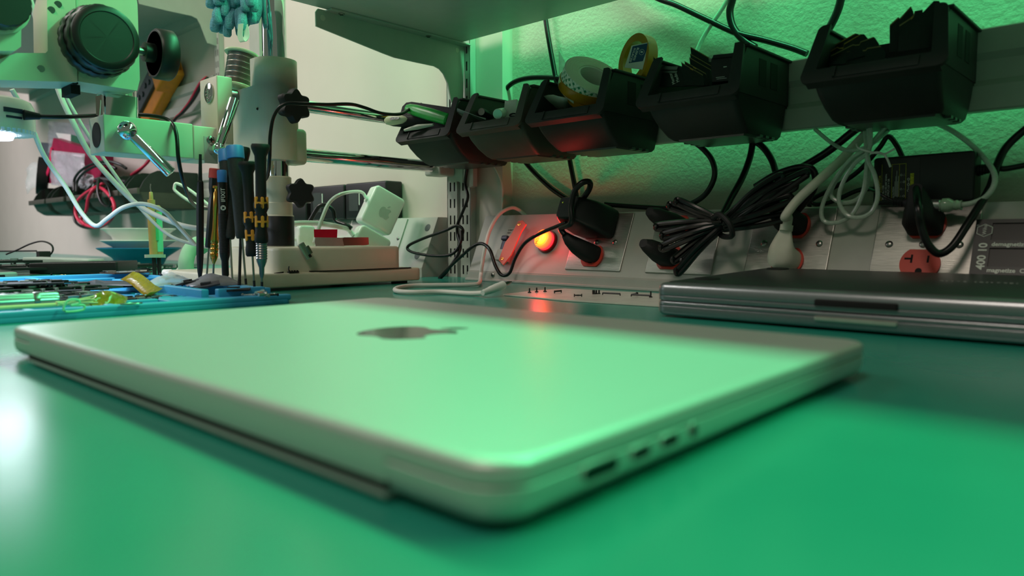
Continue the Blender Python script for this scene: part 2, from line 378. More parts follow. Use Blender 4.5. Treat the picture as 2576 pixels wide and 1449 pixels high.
# red pilot light
q = sl(1372, 605, .006); F = FS @ MX.Translation((q.x, q.y, 0))
LENS = mat('lit red lens', (255, 40, 30), .2, emit=(255, 30, 30), es=1.6)
nt = LENS.node_tree; bs_ = nt.nodes['Principled BSDF']                # the lamp behind the lens glows hottest at its middle
tcn = nt.nodes.new('ShaderNodeTexCoord'); ln = nt.nodes.new('ShaderNodeVectorMath'); ln.operation = 'LENGTH'; nt.links.new(tcn.outputs['Object'], ln.inputs[0])
cr = nt.nodes.new('ShaderNodeValToRGB'); mrn = nt.nodes.new('ShaderNodeMapRange'); mrn.inputs[1].default_value = 0; mrn.inputs[2].default_value = .0172
nt.links.new(ln.outputs['Value'], mrn.inputs[0]); nt.links.new(mrn.outputs[0], cr.inputs[0])
cr.color_ramp.elements[0].color = (1, .62, .03, 1); cr.color_ramp.elements[0].position = .22
cr.color_ramp.elements[1].color = (1, .02, .03, 1); cr.color_ramp.elements[1].position = .86
e_ = cr.color_ramp.elements.new(.58); e_.color = (1, .28, .01, 1)
nt.links.new(cr.outputs[0], bs_.inputs['Emission Color']); bs_.inputs['Emission Strength'].default_value = 2.4
pil = obj('pilot_light', B().lathe([(.0158, 0), (.0158, .003), (.0150, .0045), (.0138, .0045)], F, 36), mat('dark red skirt', (120, 20, 24), .25), rw)
lo = bpy.data.objects.new('lens', B().lathe([(.0132, .002), (.0132, .0125), (.0126, .0142), (.0105, .0150), (.0100, .0147), (0, .0150)], None, 36).bm and bpy.data.meshes.new('lens')); C.objects.link(lo)
bm_ = B().lathe([(.0132, .002-.0145), (.0132, .0125-.0145), (.0126, -.0003), (.0108, .0005), (.0104, .0), (0, .0003)], None, 36).bm
bmesh.ops.recalc_face_normals(bm_, faces=bm_.faces)
for f in bm_.faces: f.smooth = True
bm_.to_mesh(lo.data); lo.data.materials.append(LENS); lo.matrix_world = F @ MX.Translation((0, 0, .0145)); lo.matrix_basis = F @ MX.Translation((0, 0, .0145))
lo.parent = pil; lo.matrix_parent_inverse = world(pil).inverted()
text('lettering', 'MOVSC', .0058, F @ MX.Translation((-.0045, -.0088, .0149)) @ MX.Rotation(math.radians(84), 4, 'Z'), mat('red black print', (120, 14, 10), .5), pil)
l = bpy.data.lights.new('pilot_glow', 'POINT'); l.energy = .10; l.color = (1, .04, .06); l.shadow_soft_size = .008
o = bpy.data.objects.new('pilot_glow', l); C.objects.link(o); o.location = sat(q.x, q.y, .024)
# ================================================================ left raceway with knock-outs behind the stand
rl = thing('blank_raceway', 'grey raceway with round knockouts behind the microscope stand', 'power strip', (-.95, .75, 0))
raceway(rl, -1.75, -.884)
ec = B().loft([[(x, y, z) for y, z in ((.7245, 0), (.7245, .0145), (.7250, .0150), (.7580, .0928), (.7588, .0938), (.7775, .0938), (.7775, 0))] for x in (-.8838, -.8826)])
obj('end_cap', ec, GREYP, rl, 20)
obj('cover_plate', B().slab(.16, .082, .001, 0, .0022, 0, .0005, FS @ MX.Translation((-1.036, .043, 0))), GREYP, rl)
for p in ((1076, 573), (1050, 643)):
    q = sl(*p); obj('knockout', B().lathe([(.0062, -.0002), (.0062, .0006), (.005, .0008), (0, .0008)], FS @ MX.Translation((q.x, q.y, 0)), 20), mat('dark grey plug', (84, 92, 92), .5) if 'dark grey plug' not in MATS else MATS['dark grey plug'], rl)
q = sl(1004, 602); screw(rl, FS @ MX.Translation((q.x, q.y, .0022)), .0028)
# ================================================================ slotted uprights
def upright(name, label, x0, x1, y0, y1, z0, z1, zoff):
    b = B(); wdt = x1-x0; xs = [x0, x0+wdt*.24, x0+wdt*.37, x0+wdt*.63, x0+wdt*.76, x1]
    zs = [z0]; k = 0
    z = z0+zoff
    while z+.014 < z1: zs += [z, z+.0139]; z += .0257
    zs.append(z1)
    for i in range(5):
        for j in range(len(zs)-1):
            if i in (1, 3) and j % 2 == 1: continue
            b.add([(xs[i], y0, zs[j]), (xs[i+1], y0, zs[j]), (xs[i+1], y0, zs[j+1]), (xs[i], y0, zs[j+1])], [(0, 1, 2, 3)])
    b.box((x0-.0004, y0, z0), (x0+.0012, y1, z1)).box((x1-.0012, y0, z0), (x1+.0004, y1, z1))
    o = obj(name, b, GREYP); tag(o, label, 'upright', 'slotted wall uprights')
    obj('slot_backing', B().box((x0+.0012, y0+.0035, z0), (x1-.0012, y0+.0045, z1)), DARK, o)
    return o
upright('slotted_upright', 'slotted grey upright just right of the raceway end cap, nearer the stucco', -.8400, -.8160, .7665, .778, .0, 1.1, .005)
upright('slotted_upright', 'slotted grey upright standing against the end cap of the blank raceway', -.8690, -.8450, .7665, .778, .0, 1.1, .005)
upright('slotted_upright', 'far slotted upright partly hidden behind the solder spool', -1.672, -1.648, .7665, .778, .0, 1.1, .012)
# ================================================================ upper shelf and its bracket
sh = thing('shelf', 'grey metal shelf overhead whose underside runs along the stucco wall', 'shelf', (-.2, .6, .351))
obj('shelf_board', B().box((-.826, .458, .3515), (.55, .752, .372), None, .0015), GREYP, sh)
XB = -.829
pts = [(816, 16), (1167, 104.3), (1164, 262), (1135, 258), (1126, 211.6), (1114.8, 185.5), (1105, 174), (1091.6, 166.7), (1050, 158), (991.6, 145), (960, 133), (794.5, 66), (793.5, 30), (799, 22)]
def yzprism(b, P, x, t):
    return b.loft([[(x, p.y, p.z) for p in P], [(x+t, p.y, p.z) for p in P]])
P = [wx(a, c, XB) for a, c in pts]
zt = .3512
P[0].z = zt; P[1].z = zt
bk = thing('shelf_bracket', 'tapered grey bracket holding the overhead shelf to the upright', 'bracket', (XB, .6, .33))
obj('web', yzprism(B(), P, XB-.0012, .0022), GREYP, bk)
obj('top_flange', B().box((XB, P[13].y+.01, zt-.0018), (XB+.016, P[1].y, zt)), GREYP, bk)
for (a, c) in ((812, 45), (1150, 126)):
    p = wx(a, c, XB+.0012); obj('punched_hole', B().cyl((XB+.0008, p.y, p.z), (XB+.0014, p.y, p.z), .0036, seg=16), PANEL, bk)
for (a, c) in ((857, 35), (1080, 90)):
    p = wz(a, c, zt-.0018); screw(bk, frame((XB+.009, p.y, zt-.0018), (1, 0, 0), (0, -1, 0)), .0042)
# far shelf in the left bay
fs = thing('shelf', 'dark shelf in the far left bay above the multimeter', 'shelf', (-2.4, .6, .585))
obj('shelf_board', B().box((-3.2, .36, .590), (-1.665, .757, .61)), GREYP, fs)
obj('rear_rail', B().box((-3.2, .757, .565), (-1.675, .7785, .61)), GREYP, fs)
XC = -1.66
P = [wx(a, c, XC) for a, c in ((340, -30), (350, 10), (420, 27), (481, 40), (495, 47), (503, 61), (512, 85), (521, 108), (549, 117), (552, -30))]
P[0].z = P[-1].z = .5895
bk2 = thing('shelf_bracket', 'curved grey bracket under the far left shelf', 'bracket', (XC, .6, .56))
obj('web', yzprism(B(), P, XC-.001, .002), GREYP, bk2)
# ================================================================ rails
def rail(name, label, x0, x1, z0, z1, cat='rail'):
    h = z1-z0; prof = [(.7785, z0), (.768, z0), (.766, z0+h*.02), (.766, z0+h*.30), (.7715, z0+h*.38), (.7715, z0+h*.62), (.766, z0+h*.70), (.766, z1-h*.02), (.768, z1), (.7785, z1)]
    return tag(obj(name, B().loft([[(x, y, z) for y, z in prof] for x in (x0, x1)]), GREYP, None, 15), label, cat, 'bin rails')
rail('bin_rail', 'grey wall rail carrying the row of black bins at the right', -.812, .25, .1755, .2480)
rail('bin_rail', 'high grey wall rail that the yellow multimeter leans on', -3.0, -1.680, .364, .436)
rail('bin_rail', 'low far rail carrying the small bins at the far left', -2.95, -1.68, .155, .215)
# ================================================================ bins
BOTM = mat('smooth bin underside', (64, 66, 62), .35, var=.05)
def make_bin(m, label, group, x0, sx=1.):
    """hang-on bin; x0 = left edge of its front rim"""
    t = thing('storage_bin', label, 'bin', (x0+.0567, .70, .17), group)
    Wb = .1135; xm = x0+Wb/2
    # body: outer rings from bottom to top, front edge y, back edge y
    def rg(z, yf, yb, w, r): return [(xm+x, (yf+yb)/2+y, z) for x, y in rrect(w, yb-yf, r, 4)]
    zb = .1655; tilt = .0
    outer = [rg(zb+.002, .692, .759, .078, .004), rg(zb, .688, .763, .084, .005), rg(zb+.003, .681, .7645, .090, .006), rg(zb+.012, .667, .7648, .094, .006), rg(zb+.022, .656, .765, .097, .006), rg(.1965, .6495, .765, .099, .006), rg(.204, .6475, .765, .100, .006)]
    inner = [rg(.204, .6505, .762, .094, .004), rg(zb+.022, .659, .762, .091, .004), rg(zb+.006, .684, .761, .084, .003)]
    b = B().loft(outer+inner)
    obj('tub', b, m, t, 40)
    ft = B()
    ft.loft([[(xm-.036, .694, zb-.0012), (xm+.036, .694, zb-.0012), (xm+.038, .758, zb-.0012), (xm-.038, .758, zb-.0012)], [(xm-.038, .692, zb+.002), (xm+.038, .692, zb+.002), (xm+.040, .760, zb+.002), (xm-.040, .760, zb+.002)]])
    for i in range(3):
        for s in (-1, 1): ft.box((xm+s*.041-.0025, .715+.014*i, zb-.0010), (xm+s*.041+.0025, .722+.014*i, zb+.004))
    obj('bottom_foot', ft, BOTM, t)
    for s in (-1, 1):
        xs = xm+s*.0485; th_ = .0018
        w_ = B().loft([[(xs+th_*q, y, z) for q in (-1, 1) for y, z in ()] or [(xs-th_, y, z) for y, z in ((.6475, .200), (.765, .200), (.765, .2455), (.675, .2455), (.668, .2435), (.660, .230))], [(xs+th_, y, z) for y, z in ((.6475, .200), (.765, .200), (.765, .2455), (.675, .2455), (.668, .2435), (.660, .230))]])
        w_.box((xs-.0045, .668, .2445), (xs+.0045, .768, .2475), None, .001)
        o = obj('side_wall', w_, m, t)
        rb = B()
        for k in range(2): rb.box((xs+s*.0017, .695+.026*k, .212), (xs+s*.0021, .711+.026*k, .238))
        obj('window_recess', rb, DARK, o)
    bw = B().box((xm-.049, .7625, .198), (xm+.049, .7655, .2475))
    obj('back_wall', bw, m, t)
    # flat U-shaped rim leaning back
    F = frame((xm, .6405, .1935), (1, 0, 0), (0, .0255, .054)); h = .0595; a, wv = Wb/2, .0125
    def arc(cx, cy, r, a0, a1, n=5): return [(cx+r*math.cos(a0+(a1-a0)*k/n), cy+r*math.sin(a0+(a1-a0)*k/n)) for k in range(n+1)]
    o_ = arc(-a+.008, .008, .008, PI, 1.5*PI)+arc(a-.008, .008, .008, 1.5*PI, 2*PI)+arc(a-.006-.006, h-.006, .006, 0, PI/2)
    P = o_+[(a-wv-.004, h), (a-wv, .0135), (-a+wv, .0135), (-a+wv+.004, h)]+arc(-a+.006+.006, h-.006, .006, PI/2, PI)
    # three convex pieces so that the ring caps stay planar
    rm = B().prism(P, 0, .0032, F)
    rm.box((-a+.005, .0005, -.006), (a-.005, .002, .001), F)
    obj('front_rim', rm, m, t, 30)
    obj('label_holder', B().box((-a+.030, .0025, .0030), (a-.020, .0120, .0042), F, .0004).box((-a+.028, .0025, .003), (-a+.030, .0125, .0055), F), m, t)
    return t
BX = [-.8348, -.708, -.5876, -.433, -.2628]
GB = 'black hang-on bins on the right rail'
for x, m, lab in zip(BX, (BIN, BIN2, BIN, BIN, BIN), ('black bin at the left end holding a knife-like tool and pouch', 'charcoal bin holding small metal cylinders and a white block', 'black bin heaped with tape rolls', 'black bin holding dark drive cards', 'black bin at the right end holding memory cards')):
    make_bin(m, lab, GB, x)
def lbin(x1, wd_, label):
    t = thing('storage_bin', label, 'bin', (x1-wd_/2, .69, .13), 'small bins on the far left rail')
    xm = x1-wd_/2
    def rg(z, yf, yb, w, r): return [(xm+x, (yf+yb)/2+y, z) for x, y in rrect(w, yb-yf, r, 4)]
    wb = wd_*.86
    obj('tub', B().loft([rg(.128, .665, .762, wb*.88, .005), rg(.130, .657, .764, wb*.93, .006), rg(.142, .640, .765, wb*.97, .006), rg(.168, .628, .765, wb, .006), rg(.168, .631, .762, wb*.95, .004), rg(.140, .646, .761, wb*.9, .004)]), BIN2, t, 40)
    for s in (-1, 1):
        xs = xm+s*wb*.49; prof = ((.628, .166), (.765, .166), (.765, .216), (.672, .216), (.655, .208), (.640, .190))
        obj('side_wall', B().loft([[(xs-.002, y, z) for y, z in prof], [(xs+.002, y, z) for y, z in prof]]), BIN, t)
    obj('front_rim', B().box((xm-wd_/2, .622, .160), (xm+wd_/2, .629, .174), None, .002), BIN2, t)
    return t
LB = [('far left small bin nearest the stand, showing its long black side', -1.770), ('second small bin along the far left rail, under the red wires', -1.895), ('third small bin along the far left rail, holding clear bags', -2.02), ('fourth small bin along the far left rail, under the magenta pouch', -2.165), ('fifth small bin along the far left rail, beside the rubber roll', -2.33), ('last small bin at the far end of the left rail', -2.52)]
for i, (lab, x1) in enumerate(LB): lbin(x1, .115 if i < 2 else .135 if i < 4 else .17, lab)
# ================================================================ microscope boom stand
PX, PY = -.868, .476
st = thing('microscope_stand', 'cream microscope boom stand with chrome pole, arm and star knobs', 'microscope stand', (PX, PY, 0))
bs = obj('base', B().slab(.192, .272, .014, .0035, .0205, .002, .003, MX.Translation((-.780-.096, .372+.136, 0)), 6).slab(.122, .187, .012, .019, .0505, 0, .004, MX.Translation((-.786-.061, .425+.0935, 0)), 6), CREAM, st)
for dx in (-.02, -.17):
    for dy in (.03, .245): obj('rubber_foot', B().cyl((-.780+dx, .372+dy, 0), (-.780+dx, .372+dy, .0045), .011), BLKM, st)
obj('adjusting_knob', B().cyl((-.966, .379, .0145), (-.974, .371, .0145), .0068, seg=20, bev=.001), WHITEP, st)
obj('pole', B().cyl((PX, PY, .05), (PX, PY, .78), .0150, seg=40), CHROME, st)
Pz = MX.Translation((PX, PY, 0))
obj('collar', B().lathe([(.0195, .0505), (.0195, .0900), (.0188, .0905), (.0180, .0908), (.0180, .1060), (.0172, .1068), (.0172, .1385), (.0160, .1400), (.0151, .1400)], Pz, 40), CREAM, st)
obj('black_sleeve', B().lathe([(.0197, .0515), (.0199, .0885), (.0196, .0890)], Pz @ MX.Translation((.0006, -.0006, 0)), 40), BLK, st)
def star(M, r, h, lobes=6):
    def rg(s, z): return [((r*s*(1-.25*(1+math.cos(lobes*a))/2))*math.cos(a), (r*s*(1-.25*(1+math.cos(lobes*a))/2))*math.sin(a), z) for a in [2*PI*k/(lobes*10) for k in range(lobes*10)]]
    return B().loft([rg(.86, 0), rg(1, .12*h), rg(1, .8*h), rg(.9, h), rg(.55, h*1.02)], M)
def knob(p, d, r, h, name='star_knob'):
    o = obj(name, star(aim(V(p), V(p)+V(d)), r, h), BLKM, st)
    obj('threaded_stud', B().cyl(V(p)-V(d).normalized()*.012, p, .004), STEEL, o)
p = wd(752, 487, .925); knob(p, (.8, -.25, .02), .0185, .013)
# head: sleeve round the pole with a clamp body towards -Y
yA = wx(575, 300, -.841).y
yF = PY-.027
def stad(xl): return [(xl, yF)]+[(PX+.027*math.cos(a), PY+.027*math.sin(a)) for a in [-PI/2+PI*k/18 for k in range(19)]]+[(xl, PY+.027)]
plan, plan2 = stad(wy(578, 240, yF).x), stad(wy(629, 170, yF).x)
hb = B().prism(plan, .160, .2520).prism(plan2, .2520, .2855)
hd_ = obj('head', hb, CREAM, st, 40)
obj('clamp_screw', B().cyl(wy(648, 274, yF-.0003), wy(648, 274, yF+.0005), .0016), DARK, st)
p = wx(732, 268, -.834); knob(p, (1, .02, 0), .0215, .014)
# second block with the round emblem
xb1 = -.822; c0 = wx(548, 300, xb1); yb = c0.y; yb2 = wx(587, 300, xb1).y
zt = wx(548, 189, xb1).z; xb0 = wy(505, 300, yb).x; zb = wx(548, 360, xb1).z
obj('joint_block', B().box((xb0, yb, zb), (xb1, yb2, zt), None, .0015), CREAM, st)
e0 = wy(526, 234, yb-.0004)
eo = obj('emblem', B().lathe([(.0115, 0), (.0115, .0008), (.0105, .0013), (0, .0014)], frame(e0, (1, 0, 0), (0, 0, 1)), 30), CHROME, st)
rel = B()
for k in range(9): a = k*.7; rel.ball((e0.x+.0022*math.cos(a)*(1+k*.3), e0.y-.0014, e0.z+.0024*math.sin(a)*(1+k*.3)), .0011, 6)
obj('relief', rel, STEEL, eo)
obj('swivel_pin', B().cyl((wy(594, 245, yF).x, yF-.016, wy(594, 245, yF).z), (wy(594, 245, yF).x, yF+.004, wy(594, 245, yF).z), .0095, seg=30), STEEL, st)
# arm
xa = -.815; a0 = wx(260, 300, xa); a1 = wx(486, 340, xa); a2 = wx(545, 340, xa)
za0, za1 = wx(260, 382, xa).z, wx(260, 287, xa).z
arm = obj('arm', B().box((xa-.045, a0.y, za0), (xa, a1.y, za1), None, .0012).box((xa-.045, a1.y, za0-.001), (xa+.001, a2.y, za1-.0015), None, .0012), CREAM, st)
obj('arm_socket', B().lathe([(.013, -.001), (.013, .0006), (0, .0006)], frame((xa-.022, a0.y, (za0+za1)/2), (1, 0, 0), (0, 0, 1)), 24), DARK, st)
q = wx(517, 372, xa+.0014)
obj('arm_cutout', B().box((xa, wx(512, 370, xa).y, wx(512, 410, xa).z), (xa+.0016, a2.y, wx(512, 342, xa).z), None, .0005), GREYP, st)
screw(st, frame(wx(530, 352, xa+.0018), (0, 1, 0), (0, 0, 1)), .0045)
def handle(pb, pe, rb, rr, inward):
    o = obj('lever', B().ball(pb, rb, 24).cyl(V(pb), pe, rr*.8, rr, 20, .0012), CHROME, st)
    obj('lever_stem', B().cyl(V(pb)-V(inward), pb, rr*.9), CHROME, o)
h0 = wx(320, 329, xa+.014); handle(h0, wx(431, 436, xa+.03), .0098, .0060, (.02, 0, 0))
h1 = wx(550, 374, xa+.016); handle(h1, wx(589, 250, xa+.008), .0070, .0062, (.02, 0, 0))
# twin boom rods running back to the wall block
xr = -.862
for py0, py1, r in ((270, 304, .0083), (384, 420, .0092)):
    p0, p1 = wx(735, py0-3, xr), wx(1105, py1+8, xr)
    p1.y = min(p1.y, .738); zz = (wx(770, py0, xr).z+wx(1030, py1-2, xr).z)/2
    obj('boom_rod', B().cyl((xr, p0.y, zz), (xr, .738, zz), r, seg=32), CHROME, st)
f0 = wx(737, 360, xr+.02); f1 = wx(784, 370, xr+.02)
obj('rod_flange', B().box((xr-.014, f0.y, wx(760, 413, xr+.02).z), (xr+.0155, f1.y-.002, wx(760, 322, xr+.02).z), None, .006), CREAM, st)
q0 = wy(1055, 445, .738); 
obj('rod_end_block', B().box((xr-.02, .730, wx(1090, 442, xr).z), (xr+.018, .764, .232), None, .004), GREYP, st)
# chrome post and focus carrier
pc = wx(297, 290, xa-.022)
obj('arm_post', B().slab(.030, .034, .004, za1-.002, wx(297, 243, xa-.02).z, 0, 0, MX.Translation((xa-.024, pc.y, 0))).cyl((xa-.024, pc.y, wx(297, 243, xa-.02).z), (xa-.024, pc.y, wx(297, 205, xa-.02).z), .0185, seg=30), CHROME, st)
# ================================================================ microscope focus carrier and body hanging on the arm
fc = thing('microscope_focus_carrier', 'pale microscope focus carrier with a large black knob at upper left', 'microscope', (xa-.02, a0.y, .30))
xf = -.795
def fx(a, b): return wx(a, b, xf)
def plate(b, pix, x0, x1):
    P = [fx(a, c) for a, c in pix]
    return b.loft([[(x, p.y, p.z) for p in P] for x in (x0, x1)])
bt = fx(300, 214).z
obj('rack_housing', plate(B(), ((197, 205), (345, 228), (352, 200), (346, 12), (338, -40), (190, -40)), xf-.052, xf), CREAM, fc, 25)
obj('dark_gib', plate(B(), ((186, 210), (200, 210), (195, -40), (187, -40)), xf-.036, xf-.004), DARK, fc)
obj('carrier_bracket', plate(B(), ((-60, 172), (-60, 200), (194, 207), (192, 140), (188, -40), (128, -40), (117, 4), (119, 128), (113, 134), (40, 134)), xf-.046, xf+.0015), CREAM, fc, 25)
for a, c in ((129, 25), (146, 11), (103, 173), (208, 187)): obj('socket_screw', B().cyl(wx(a, c, xf+.0012), wx(a, c, xf+.0022), .0032), STEEL, fc)
obj('slide_block', B().box((xf-.04, fx(186, 215).y, fx(190, 232).z), (xf-.010, fx(210, 215).y, fx(190, 208).z)), DARK, fc)
k0 = wx(236, 112, xf+.001)
KM = aim(k0, k0+V((1, 0, 0)))
def knurled(M, r, z0, z1, n=40, name='focus_knob', par=None, depth=.028):
    def rg(s, z): return [(r*s*(1-depth*(k % 4 == 0))*math.cos(2*PI*k/(n*2)), r*s*(1-depth*(k % 4 == 0))*math.sin(2*PI*k/(n*2)), z) for k in range(n*2)]
    return B().loft([rg(.94, z0), rg(1, z0+.002), rg(1, z1-.002), rg(.96, z1)], M)
fk = obj('coarse_focus_knob', knurled(KM, .0335, .006, .020), BLK, fc, 50)
obj('fine_focus_knob', knurled(KM, .0315, .0200, .0330, 26), BLK, fk, 50)
obj('knob_cap', B().lathe([(.0298, .0325), (.0292, .0368), (.0268, .0386), (.0236, .0388), (.0228, .0380), (0, .0382)], KM, 48), BLK, fk)
obj('knob_stem', B().cyl(k0-V((.01, 0, 0)), k0+V((.008, 0, 0)), .015), CREAM, fk)
# tension knob beyond the housing
t0 = wx(362, 130, xf-.025); TM = aim(t0, t0+V((0, 1, .0)))
tk = obj('tension_knob', B().lathe([(.0245, .010), (.0262, .012), (.0265, .026), (.0250, .028), (.0100, .028), (.0100, .026), (.0225, .025), (.0228, .010)], TM, 36).lathe([(.010, 0), (.010, .027), (.004, .027), (.004, 0)], TM, 20), BLK, fc, 40)
obj('threaded_stud', B().cyl(t0-V((0, .012, 0)), t0+V((0, .02, 0)), .0045), STEEL, tk)
# eyepiece-side block with its own knob at the picture's left edge
x3 = -.775
P = [wx(a, c, x3) for a, c in ((-120, 0), (-120, 128), (38, 128), (53, 117), (54, 40), (65, 34), (64, -60), (-120, -60))]
obj('zoom_housing', B().loft([[(x, p.y, p.z) for p in P] for x in (x3-.05, x3)]), CREAM, fc, 25)
k1 = wx(-8, 16, x3); obj('zoom_knob', knurled(aim(k1, k1+V((1, 0, 0))), .0215, .002, .024, 30), BLK, fc, 50)
obj('zoom_ring', B().lathe([(.023, -.002), (.024, .006), (.022, .007)], aim(k1, k1+V((1, 0, 0))), 36), CREAM, fc)
# ================================================================ ring light with its lit lens
rc = wd(-26, 285, .735)
rlg = thing('ring_light', 'white ring light glowing cold white at the left edge', 'lamp', rc)
RM = MX.Translation((rc.x, rc.y, 0)); zt_, zb_ = wd(40, 240, .72).z, wd(40, 322, .72).z
obj('housing', B().lathe([(.020, zt_), (.030, zt_), (.0355, zt_-.0025), (.0385, zt_-.009), (.0388, zb_+.008), (.0388, zb_), (.020, zb_)], RM, 48), WHITEP, rlg, 40)
rb = B()
for k in range(48): a = 2*PI*k/48; rb.box((-.0009, .026, zb_-.0035), (.0009, .0384, zb_+.002), RM @ MX.Rotation(a, 4, 'Z'))
rb.lathe([(.030, zb_+.002), (.030, zb_-.0005), (.0195, zb_-.0005), (.0195, zb_+.002)], RM, 36)
obj('cooling_ribs', rb, WHITEP, rlg)
LED = mat('lit diffuser', (240, 244, 255), .4, emit=(214, 226, 255), es=4.)
obj('diffuser', B().lathe([(.008, zb_+.001), (.0205, zb_+.001), (.0205, zb_-.004), (.0185, zb_-.0085), (.012, zb_-.0085), (.008, zb_-.006)], RM, 40), LED, rlg)
d_ = V((-rc.x, -rc.y, 0)).normalized(); ang = math.atan2(d_.y, d_.x)
SF = RM @ MX.Rotation(ang+.55, 4, 'Z')
zz = (zt_+zb_)/2
obj('dimmer_slot', B().box((.0375, -.010, zz-.001), (.0390, .008, zz+.0035), SF).box((.0375, -.008, zz-.0065), (.0390, .007, zz-.0042), SF), NAVY, rlg)
area('ring_light_beam', (rc.x, rc.y, zb_-.011), (rc.x, rc.y, 0), .05, .05, (.84, .90, 1.), .6, math.radians(165))
e = wd(72, 291, .725)
obj('plug', B().cyl(wd(60, 289, .725), wd(100, 293, .735), .0052, .0030, 14), BLKM, rlg)
cable('power_cable', 'black cable leaving the ring light and drooping past the chrome lever', [wd(98, 293, .735), wd(160, 294, .745), wd(235, 291, .775), wd(300, 287, .79), wd(380, 291, .79), wd(425, 303, .79), wd(443, 335, .78), wd(449, 400, .78), wd(462, 460, .80), wd(482, 508, .84), wd(505, 523, .88), wd(545, 526, .93)], .0021, BLKG)
# grey cables coming down from the microscope
for lab, pts, r in (('thick grey cable running from the microscope down behind the syringe', [(70, -20, .95), (95, 60, .95), (125, 150, .94), (150, 235, .93), (185, 310, .93), (225, 385, .94), (280, 450, .94), (340, 510, .95), (400, 545, .95), (470, 570, .95), (560, 580, .96)], .0034),
                    ('slimmer grey cable running beside the thick one under the microscope', [(92, -20, .965), (120, 80, .965), (158, 220, .95), (195, 295, .95), (235, 360, .96), (290, 440, .965), (345, 515, .97), (420, 588, .97), (500, 618, .98), (560, 625, .99)], .0022),
                    ('pale cable sagging in a low loop below the ring light', [(30, 225, .80), (72, 300, .82), (110, 390, .84), (165, 470, .86), (205, 535, .87), (240, 568, .87), (270, 550, .87), (310, 522, .87), (360, 513, .88), (410, 530, .89), (440, 560, .91), (490, 615, .93)], .0026)):
    cable('grey_cable', lab, [wd(*p) for p in pts], r, GREYW, 10, 'cable', 'cables from the microscope')
cable('black_cable', 'thin black lead looping from the first bin over the boom rod to the pole', [wd(1060, 262, 1.03), wd(1030, 275, 1.01), wd(1005, 287, .985), wd(960, 285, .955), wd(915, 270, .94), (wd(880, 262, .925)), wd(820, 263, .90), wd(760, 261, .875), wd(715, 262, .865), wd(690, 290, .865), wd(680, 340, .87), wd(678, 400, .88), wd(672, 445, .90), wd(648, 470, .93)], .0022, BLKG)
# ================================================================ solder spool on the head
sp_ = thing('solder_spool', 'spool of dull solder wire with a pale green flange on the stand', 'spool', wd(598, 215, .955))
SM = aim(wd(596, 219, .955), wd(601, 133, .955)+V((.0, .004, 0)))
SM = MX.Translation((0, .0, 0)) @ SM; hs = .0428
obj('flange', B().lathe([(.0205, hs), (.0215, hs+.0008), (.0215, hs+.0026), (.0200, hs+.0034), (.006, hs+.0034), (.006, hs)], SM, 40), mat('pale green plastic', (196, 220, 178), .35, sss=.1), sp_)
obj('lower_flange', B().lathe([(.0205, -.002), (.0212, 0), (.0205, .001), (.006, .001)], SM, 40), MATS['pale green plastic'], sp_)
pr = []
for k in range(40): z = .001+(hs-.001)*k/40; pr += [(.0164, z), (.0171-.0006*(k % 7 == 0), z+(hs-.001)/80)]
obj('solder_winding', B().lathe(pr, SM, 36), mat('solder', (150, 146, 138), .38, .9, var=.1), sp_, 80)
# ================================================================ chenille mitt hanging from the pole
gl = thing('dusting_mitt', 'pale blue chenille dusting mitt hanging by the chrome pole', 'mitt', wd(600, 10, .86))
obj('cuff', B().loft([[tuple(wd(632, y_, .905)+V((.010*math.cos(a), .018*math.sin(a)*s_, 0))) for a in [2*PI*k/20 for k in range(20)]] for y_, s_ in ((-120, 1), (-40, 1.05), (20, .9), (55, .5), (60, .1))]), GLOVE, gl)
fb = []
rnd = random.Random(3)
spots = [(640, 20, 20), (636, 50, 18), (630, 5, 24), (598, 2, 18), (568, 58, 14), (552, 5, 20), (586, 12, 18), (618, 18, 22), (535, 10, 22), (552, 28, 28), (572, 8, 30), (590, 30, 20), (607, 15, 26), (548, 50, 20), (566, 45, 30), (580, 60, 28), (600, 55, 34), (560, 70, 28), (545, 68, 26), (615, 42, 30), (628, 28, 30), (575, 82, 22), (604, 80, 26), (590, 45, 20), (530, -8, 20), (560, -10, 26), (590, -12, 26), (620, -8, 30), (570, 30, 24), (612, 70, 18), (622, 55, 22)]
for i, (a, c, ln_) in enumerate(spots):
    dp = .835+.03*rnd.random()
    p0 = wd(a+(600-a)*.35, c-46, dp+.012); p1 = wd(a-2, c-16, dp); p2 = wd(a-6+8*rnd.random(), c+ln_*.45, dp)
    rr = .0050+.0007*rnd.random()
    fb.append(obj('chenille_finger', B().tube([p0, p1, p2], lambda t, rr=rr: rr*(1 if t < .9 else .72+(1-t)*2.8), 10, res=5), GLOVE, gl))
obj('hanging_loop', B().strip([wd(606, 60, .83), wd(604, 90, .83), wd(611, 105, .83), wd(620, 92, .833), wd(617, 62, .835)], .006, .0008, (.5, .5, .1)), WHITEM, gl)
